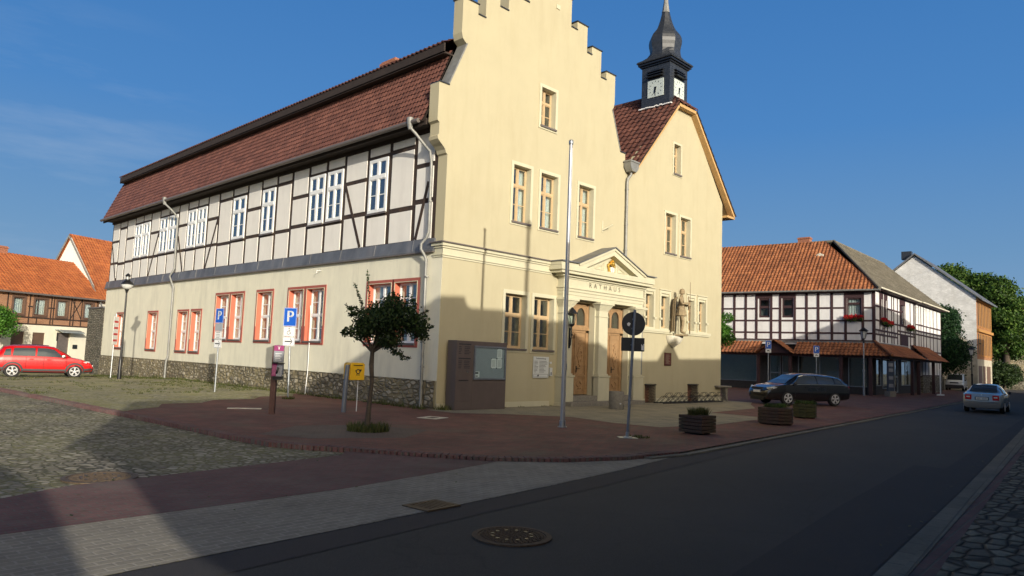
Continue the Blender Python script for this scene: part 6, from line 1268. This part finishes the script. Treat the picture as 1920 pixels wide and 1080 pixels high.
t = thing('sandwich_board', 'white framed stand on the pavement before the shop canopy', 'stand', (47.0, -1.7, 0), R(10)); m = MB().ring(ID if False else Fr((0, 0, 0)), -.25, .25, .15, 1.9, .04, 0, .05); m.box(Fr((0, 0, 0)), -.25, .25, 0, .05, 1.0, 1.05).box(Fr((0, 0, 0)), -.35, .35, -.2, .25, 0, .1); m.build('frame', 'sign_white', t)

# ================================================================ WHITE GABLE HOUSE WITH ORANGE FRONT
GH = thing('brick_house', 'tall house with whitewashed brick gable wall and orange brick street front', 'house', (75.2, 1.6, 0), R(3.2))
MB().prism(S_A, [(0, -.3), (0, 9.9), (5.66, 14.5), (11.3, 9.9), (11.3, -.3)], 0, -.3).build('gable_wall', 'white_brick', GH)
MB().prism(S_A, [(-.0, -.3), (8, -.3), (8, 5.2), (4.6, 8.0), (3.6, 8.0), (0, 4.2)], .012, .0).build('bare_render', 'old_render', GH)
MB().box(S_B, .004, 9.8, -.3, .0, 3.3, 9.9).build('street_wall', 'orange_brick', GH); MB().box(S_B, .004, 9.8, -.3, -.0, -.3, 3.3).build('ground_wall', 'old_render', GH)
for i in range(9):
    for z0, z1 in ((6.7, 9.4), (3.6, 6.1)): MB().box(S_B, .9+i, 1.4+i, .0, .01, z0+.2, z1-.1).build('window', 'shop_dark', GH); MB().box(S_B, 1.45+i, 1.75+i, .0, .05, z0, z1).build('pilaster', 'orange_pilaster', GH)
for a, b in ((.8, 2.8), (3.6, 5.0), (6, 8.5)): MB().box(S_B, a, b, .0, .03, .1, 2.6).build('gate', 'shutter_brown', GH)
MB().box(S_B, 0, 9.8, 0, .24, 6.2, 6.5).box(S_B, 0, 9.8, 0, .24, 9.45, 9.85).build('string_course', 'orange_pilaster', GH)
hh = S_A.du; g = MB()
a0, a1, b0, b1 = S_A(-.6, .3, 9.55), S_A(5.66, .3, 14.72), None, None
for (p0, p1) in ((S_A(-.6, .3, 9.45), S_A(5.66, .3, 14.65)), (S_A(5.66, .3, 14.65), S_A(11.9, .3, 9.45))):
    e = Vector((10.4, 0, 0)); z_ = Vector((0, 0, .16)); g.add([p0, p1, p1+e, p0+e, p0+z_, p1+z_, p1+e+z_, p0+e+z_], [(0, 1, 2, 3), (4, 5, 6, 7), (0, 1, 5, 4), (1, 2, 6, 5), (2, 3, 7, 6), (3, 0, 4, 7)])
g.build('roof', 'lead_sheet', GH); MB().box(ID, -1.0+.6, .3, 6.0, 7.0, 14.2, 15.1).build('chimney', 'slate', GH)
MB().box(ID, 9.6, 9.8, 0.3, 11.3, -.3, 9.9).build('rear_wall', 'old_render', GH)

# ================================================================ HOUSES BEYOND THE SQUARE
LH = thing('row_house', 'low house with bright orange tiled roof, brick timber-framed upper floor and cream ground floor', 'house', (.61, 44.68, -.36), R(24.4)); Z = .36
F0 = Fr((0, 0, 0)); uw = [(-2.82, -1.78), (-1.25, -.1), (.5, 1.55), (2.75, 3.7), (-5.4, -4.4), (-7.6, -6.6)]
MB().prism(F0, rect(-12, 4.1, 2.6+Z, 4.95+Z), 0, -.3, holes=[rect(a+.12, b-.12, 3.3+Z, 4.5+Z) for a, b in uw]).build('upper_wall', 'house_brick', LH)
MB().prism(F0, rect(-12, 4.1, -.3, 2.6+Z), 0.01, -.3, holes=[rect(-2.62, -1.7, 1.0, 2.1+Z), rect(-1.07, -.14, 1.0, 2.08+Z), rect(.85, 1.9, 0, 2.15+Z)]).build('ground_wall', 'cream_house', LH)
for a, b in uw: window(LH, F0, a+.12, b-.12, 3.3+Z, 4.5+Z, -.05, 'shutter_brown', 1, 0, (), .05, 'window_glass', [(.02, .98)], 'shutter_brown', .12, .05, 'shutter_brown')
m = MB()
for u in (-12, -9.5, -8, -6.2, -5.7, -4.1, -3.1, -1.5, .15, 2.0, 2.65, 4.0, -.9+.0, .35, 1.75): m.box(F0, u-.04, u+.04, 0, .02, 2.66+Z, 4.9+Z)
for z, a, b in ((2.66, -12, 4.1), (3.12, -12, 4.1), (4.85, -12, 4.1), (3.9, -1.6, -1.2), (3.9, -.1, .45)): m.box(F0, a, b, 0, .018, z-.05+Z, z+.05+Z)
for (a, b) in (((1.72, 3.15), (2.7, 4.8)), ((2.7, 3.15), (1.72, 4.8))): m.prism(F0, [(a[0]-.04, a[1]+Z), (a[0]+.04, a[1]+Z), (b[0]+.04, b[1]+Z), (b[0]-.04, b[1]+Z)], 0, .016)
m.build('timbers', 'timber', LH)
for a, b, z in ((-2.62, -1.7, 2.1), (-1.07, -.14, 2.08)):
    m = MB().box(F0, a, b, -.1, -.06, 1.0, z+Z)
    for k in range(12): m.box(F0, a, b, -.06, -.05, 1.02+k*.12, 1.1+k*.12)
    m.build('roller_shutter', 'shutter_brown', LH)
o = MB().box(F0, .85, 1.9, -.2, -.14, 0, 2.15+Z).box(F0, 1.0, 1.75, -.14, -.12, 1.3, 2.2).build('door', 'window_sill', LH); MB().box(F0, 1.0, 1.02, -.12, -.08, 1.0, 1.2).build('handle', 'chrome', o)
m = MB().prism(Fr((0, 0, 0), (0, -1, 0), (1, 0, 0)), [(0, 2.38+Z), (.4, 2.36+Z), (.85, 2.2+Z), (.88, 2.15+Z), (.85, 2.15+Z), (.4, 2.3+Z), (0, 2.33+Z)], .6, 2.4); m.build('door_awning', 'awning_metal', LH)
MB().box(F0, 2.15, 2.5, 0, .08, 1.35, 1.65).build('letter_box', 'sign_back', LH)
MB().box(F0, .78, .82, 0, .06, 1.9, 2.5).build('wall_lamp', 'sign_back', LH)
VL = Vector((0, 3.75, 3.0)); tiles('roof', 'tiles_bright', LH, (0, -.4, 4.85+Z), (1, 0, 0), VL, VL.length, lambda v: -12.5, lambda v: 4.35, .26, .3, .022, .03, 4)
MB().add([(-12.5, 7.2, 4.85+Z), (4.3, 7.2, 4.85+Z), (4.3, 3.35, 7.85+Z), (-12.5, 3.35, 7.85+Z)], [(0, 1, 2, 3)]).build('rear_roof', 'tiles_bright', LH)
MB().box(F0, -12.5, 4.3, .36, .46, 4.75+Z, 4.87+Z).box(F0, -12.5, 4.3, 0, .4, 4.8+Z, 4.83+Z).build('gutter', 'window_sill', LH); MB().box(ID, -2.2, -1.2, 3.2, 4.0, 7.2+Z, 8.3+Z).box(ID, -2.25, -1.15, 3.15, 4.05, 8.15+Z, 8.22+Z).build('chimney', 'chimney_brick', LH)
MB().box(ID, -12, -11.8, 0.3, 7, -.3, 4.9+Z).box(ID, 3.95, 4.1, .3, 7, -.3, 4.9+Z).box(ID, -12, 4.1, 6.9, 7.0, -.3, 4.9+Z).build('rear_wall', 'cream_house', LH)
BH = thing('gabled_house', 'taller house behind with steep orange tiled roof and plain white gable', 'house', (.61+4.3*math.cos(R(24.4)), 44.68+4.3*math.sin(R(24.4)), -.36), R(24.4))
FG = Fr((0, 0, 0), (0, 1, 0), (-1, 0, 0)); MB().prism(FG, [(.1, -.3), (.1, 4.7+Z), (3.85, 9.95+Z), (6.6, 5.2+Z), (6.6, -.3)], 0, -.25).build('gable_wall', 'white_infill', BH)
VG = Vector((0, 4.1, 5.5)); tiles('roof', 'tiles_bright', BH, (0, -.25, 4.7+Z), (1, 0, 0), VG, VG.length, lambda v: -.2, lambda v: 12, .26, .3, .022, .03, 4)
MB().add([(-.2, 3.85, 10.2+Z), (12, 3.85, 10.2+Z), (12, 7, 5.0+Z), (-.2, 7, 5.0+Z)], [(0, 1, 2, 3)]).build('rear_roof', 'tiles_bright', BH)
m = MB(); m.prism(FG, [(-.3, 4.58+Z), (3.85, 10.12+Z), (3.85, 9.95+Z), (-.3, 4.4+Z)], .2, .26); m.prism(FG, [(3.85, 10.12+Z), (7.05, 4.9+Z), (7.05, 4.7+Z), (3.85, 9.95+Z)], .2, .26); m.build('barge_boards', 'zinc', BH)
MB().box(ID, .25, 12, .1, .3, -.3, 4.8+Z).box(ID, .25, 12, 6.4, 6.6, -.3, 5.2+Z).box(ID, 11.8, 12, .3, 6.4, -.3, 4.8+Z).build('side_wall', 'cream_house', BH)
t = thing('stone_wall', 'rough grey stone yard wall joined to the far end of the town hall', 'wall', (0, 30.25, -.36)); MB().box(ID, -.02, .45, 0, 2.9, 0, 3.92).build('masonry', 'wall_stone', t); MB().box(ID, -.08, .5, 0, 2.95, 3.93, 4.02).build('coping', 'lead_sheet', t)
t = thing('shed', 'dark slate roof edge just visible behind the leafy tree', 'shed', (-3.2, 53.2, -.36), R(24.4)); MB().prism(Fr((0, 0, 0)), [(-3, 5.3), (1.2, 5.3), (.4, 7.0), (-3, 7.0)], 0, -3).build('roof', 'slate', t); MB().box(ID, -3, .4, .2, 3, 0, 5.3).build('walls', 'cream_house', t)

# ================================================================ TREES, IVY, CHURCH
tree('leafy_tree', 'bright green round-headed tree at the left edge of the square', (-3.1, 41.0, -.36), 4.9, .12, blobs_in((0, 0, 3.1), .95, .95, 1.1, 16, .75, 3), 9000, .07, 'leaf_bright')
tree('leafy_tree', 'bright green tree squeezed between town hall corner and shop house', (27.4, 5.75, 0), 5.6, .1, blobs_in((0, 0, 4.0), .6, .6, 1.3, 14, .5, 5), 9000, .06, 'leaf_bright')
tree('ivy_tree', 'dark ivy-covered tree between the shop house and white gable', (67.6, 4.2, 0), 10, .3, blobs_in((.6, -1.0, 4.9), 1.9, 1.6, 3.7, 44, 1.3, 8), 30000, .11, 'leaf_ivy')
tree('broad_tree', 'large broadleaf tree rising behind the orange brick house', (102.5, 9.0, 0), 18, .45, blobs_in((0, 0, 11.6), 4.0, 4.0, 5.4, 60, 1.8, 11), 44000, .2, 'leaf_mid')
tree('broad_tree', 'tall broadleaf tree with pointed top at the right edge of the view', (100.5, 3.4, 0), 15, .4, blobs_in((0, .3, 8.6), 2.8, 2.6, 5.0, 56, 1.4, 14), 38000, .18, 'leaf_mid')
tree('hedge_tree', 'low dark shrubby tree at the bend of the far street', (92, 2.2, 0), 4, .15, blobs_in((0, 0, 1.8), 3.2, 1.2, 1.2, 24, .9, 17), 12000, .12, 'leaf_dark')
t = thing('chapel', 'sunlit stone chapel wall with arched white window under the trees', 'chapel', (113.5, 8.0, 0), R(-70)); FC = Fr((0, 0, 0), (1, 0, 0), (0, -1, 0)); arc = [(1.5+.5*math.cos(a), 3.2+.5*math.sin(a)) for a in [i*PI/8 for i in range(9)]]
MB().prism(FC, rect(-2.5, 5.5, -.3, 8), 0, -.5, holes=[[(1.0, 1.6), (2.0, 1.6)]+arc, rect(2.9, 3.9, 1.6, 3.1)]).build('wall', 'rubble_stone', t); o = MB().box(FC, 1.0, 1.1, -.2, -.1, 1.6, 3.3).box(FC, 1.9, 2.0, -.2, -.1, 1.6, 3.3).box(FC, 1.45, 1.55, -.2, -.1, 1.6, 3.6).box(FC, 1, 2, -.2, -.1, 2.5, 2.6).build('window', 'white_paint', t); MB().box(FC, .9, 4.0, -.32, -.3, 1.5, 3.8).build('pane', 'car_glass', o)
MB().prism(FC, [(.85, 1.5)]+[(.85, 3.2)]+[(1.5+.65*math.cos(a), 3.2+.65*math.sin(a)) for a in [PI-i*PI/8 for i in range(9)]]+[(2.15, 1.5), (2.02, 1.5)]+arc+[(.98, 1.5)], .0, .05).build('window_surround', 'white_paint', t)
t = thing('red_roofed_house', 'distant house showing only its orange-red roof behind the trees', 'house', (141, 7, 0), R(-65)); MB().box(ID, -6, 8, 0, 8, 0, 11).build('walls', 'cream_house', t); tiles('roof', 'tiles_orange', t, (0, -.4, 11), (1, 0, 0), (0, 4.4, 4.6), 6.3, lambda v: -6.5, lambda v: 8.5, .5, .6, .05, .04, 3); MB().add([(-6.5, 4, 15.6), (8.5, 4, 15.6), (8.5, 8.4, 11), (-6.5, 8.4, 11)], [(0, 1, 2, 3)]).build('rear_roof', 'tiles_orange', t)
t = thing('garden_wall', 'low shaded stone wall across the end of the far street', 'wall', (97, -3, 0), R(100)); MB().box(ID, -4, 14, -.2, .2, -.3, 1.4).build('masonry', 'wall_stone', t)
t = thing('garden_wall', 'shaded yard wall behind the white van', 'wall', (60.5, 2.9, 0), R(6)); MB().box(ID, 0, 14.5, 0, .3, -.2, 3.3).build('masonry', 'old_render', t); MB().box(ID, 0, 14.5, -.05, .35, 3.3, 3.4).build('coping', 'concrete', t)

# ================================================================ HOUSES ON THE CAMERA'S SIDE OF THE STREET (outside the picture; outlines and depth shaped for the shade they cast on the street)
sx_, sy_ = -math.sin(SUN_AZ), -math.cos(SUN_AZ)
FO = Fr((0, -17.62, 0), (1, .11, 0), (sx_, sy_, 0))
def opposite(label, poly, depth, mat, wins, door, roofz=None):
    t = thing('opposite_house', label, 'house', (0, 0, 0), 0, 'houses on the near side of the street')
    MB().prism(FO, poly, 0, depth).build('walls', mat, t); m = MB(); n = len(poly)
    for i in range(n):
        a, b = poly[i], poly[(i+1) % n]
        if min(a[1], b[1]) > 1.5 and abs(a[0]-b[0]) > .05 and a[0] > b[0]: m.add([FO(a[0], -.0, a[1]-.0), FO(b[0], -.0, b[1]), FO(b[0], depth, b[1]), FO(a[0], depth, a[1])], [(0, 1, 2, 3)])
    for u0, u1, z0, z1 in wins:
        o = MB().ring(FO, u0, u1, z0, z1, .08, -.04, 0).box(FO, (u0+u1)/2-.04, (u0+u1)/2+.04, -.03, 0, z0, z1).build('window', 'white_paint', t); MB().box(FO, u0, u1, -.015, 0, z0, z1).build('pane', 'window_glass', o)
    if door: MB().box(FO, door, door+1, -.05, 0, 0, 2.1).build('door', 'door_wood', t)
opposite('cream house left of the camera with its sloping right end shaped for the shadow, outside the picture', [(-15.6, -.3), (-15.66, 2.15), (-15.96, 2.45), (-16.2, 2.7), (-16.7, 3.2), (-17.0, 3.38), (-17.55, 3.72), (-19, 4.25), (-22, 4.4), (-30, 4.4), (-30, -.3)][::-1], 3.2, 'cream_house', [(-20, -19, .9, 2.3), (-26, -25, .9, 2.3)], -22)
opposite('plastered house right behind the camera with roofline shaped for its shadow, outside the picture', [(-14.5, -.3), (-14.5, 6.36), (-12.9, 6.38), (-10.83, 6.97), (-10.04, 7.17), (-9.17, 7.45), (-7.77, 8.13), (-6.64, 8.17), (-6.56, 7.94), (-6.37, 7.83), (-4.96, 7.82), (-2.6, 7.6), (-1.4, 7.45), (.9, 6.5), (2.2, 6.2), (3.54, 6.15), (4.6, 6.15), (5.6, 7.02), (6.35, 6.2), (10.1, 6.18), (17.9, 6.2), (17.9, -.3)][::-1], 4.0, 'old_render', [(x, x+1.1, z, z+1.5) for x in (-12, -8.5, -5, -1.5, 2, 6, 10, 14) for z in (.9, 3.9)], 4)
opposite('tall plain house further up the near side, outside the picture', [(18.0, -.3), (18.0, 8.8), (29.4, 8.85), (31.1, 9.2), (32.8, 9.85), (40, 9.3), (45.5, 8.4), (75, 8.4), (75, -.3)][::-1], 4.0, 'cream_house', [(x, x+1.1, z, z+1.5) for x in (20, 24, 28, 34, 38, 44, 50, 56) for z in (.9, 3.9, 6.4)], 31)

OH = [o for o in bpy.data.objects if o.name.startswith('opposite_house') and 'right behind' in o.get('label', '')][0]
MB().prism(FO, [(-14.5, 1.9), (-14.62, 2.03), (-14.9, 2.2), (-15.1, 2.38), (-15.38, 2.72), (-15.68, 3.1), (-15.9, 3.37), (-16.12, 3.6), (-16.45, 3.78), (-16.68, 3.99), (-17.1, 4.08), (-16.93, 4.6), (-16.82, 5.45), (-16.75, 6.35), (-14.5, 6.36)][::-1], 0, .1).build('shadow_screen', 'old_render', OH)  # thin unseen screen, added only to shape the shadow edge on the square

# ---- fallen leaves and grit on the paving
m = MB(); rr = random.Random(21)
for _ in range(420):
    if rr.random() < .5: x, y, z = rr.uniform(-7.5, 12), rr.uniform(-8.2, -.3), .008
    elif rr.random() < .5: x, y, z = rr.uniform(-12, 10), 0, -.04; y = -13.9+.115*(x+2)+rr.uniform(.05, .35)
    else: x, y, z = rr.uniform(-14, -7), rr.uniform(-10, -4), -.036
    a = rr.uniform(0, 6.28); l = rr.uniform(.012, .035); w_ = l*.55; c_, s_ = math.cos(a), math.sin(a)
    m.add([(x-c_*l, y-s_*l, z), (x+s_*w_, y-c_*w_, z+.004), (x+c_*l, y+s_*l, z+.008), (x-s_*w_, y+c_*w_, z+.003)], [(0, 1, 2, 3)])
tag(m.build('fallen_leaves', 'grass_blade', recalc=False), 'scattered dry leaves and bits on the paving and along the gutters', 'leaves', kind='stuff')

m = MB(); rr = random.Random(33)
for _ in range(240):
    y = rr.uniform(4.5, 30); x = rr.uniform(-8.3, -.3) if rr.random() < .6 else -rr.random()**2*2.5-.2
    if y < 8.5+x*.4+1.5: continue
    for k in range(6):
        px, py = x+rr.uniform(-.3, .3), y+rr.uniform(-.3, .3); grass_tuft(m, (px, py, gz(py)), .06, 7, .055, .6)
tag(m.build('joint_grass', 'grass_blade', recalc=False), 'sparse short grass growing between the cobbles of the square', 'grass', kind='stuff')
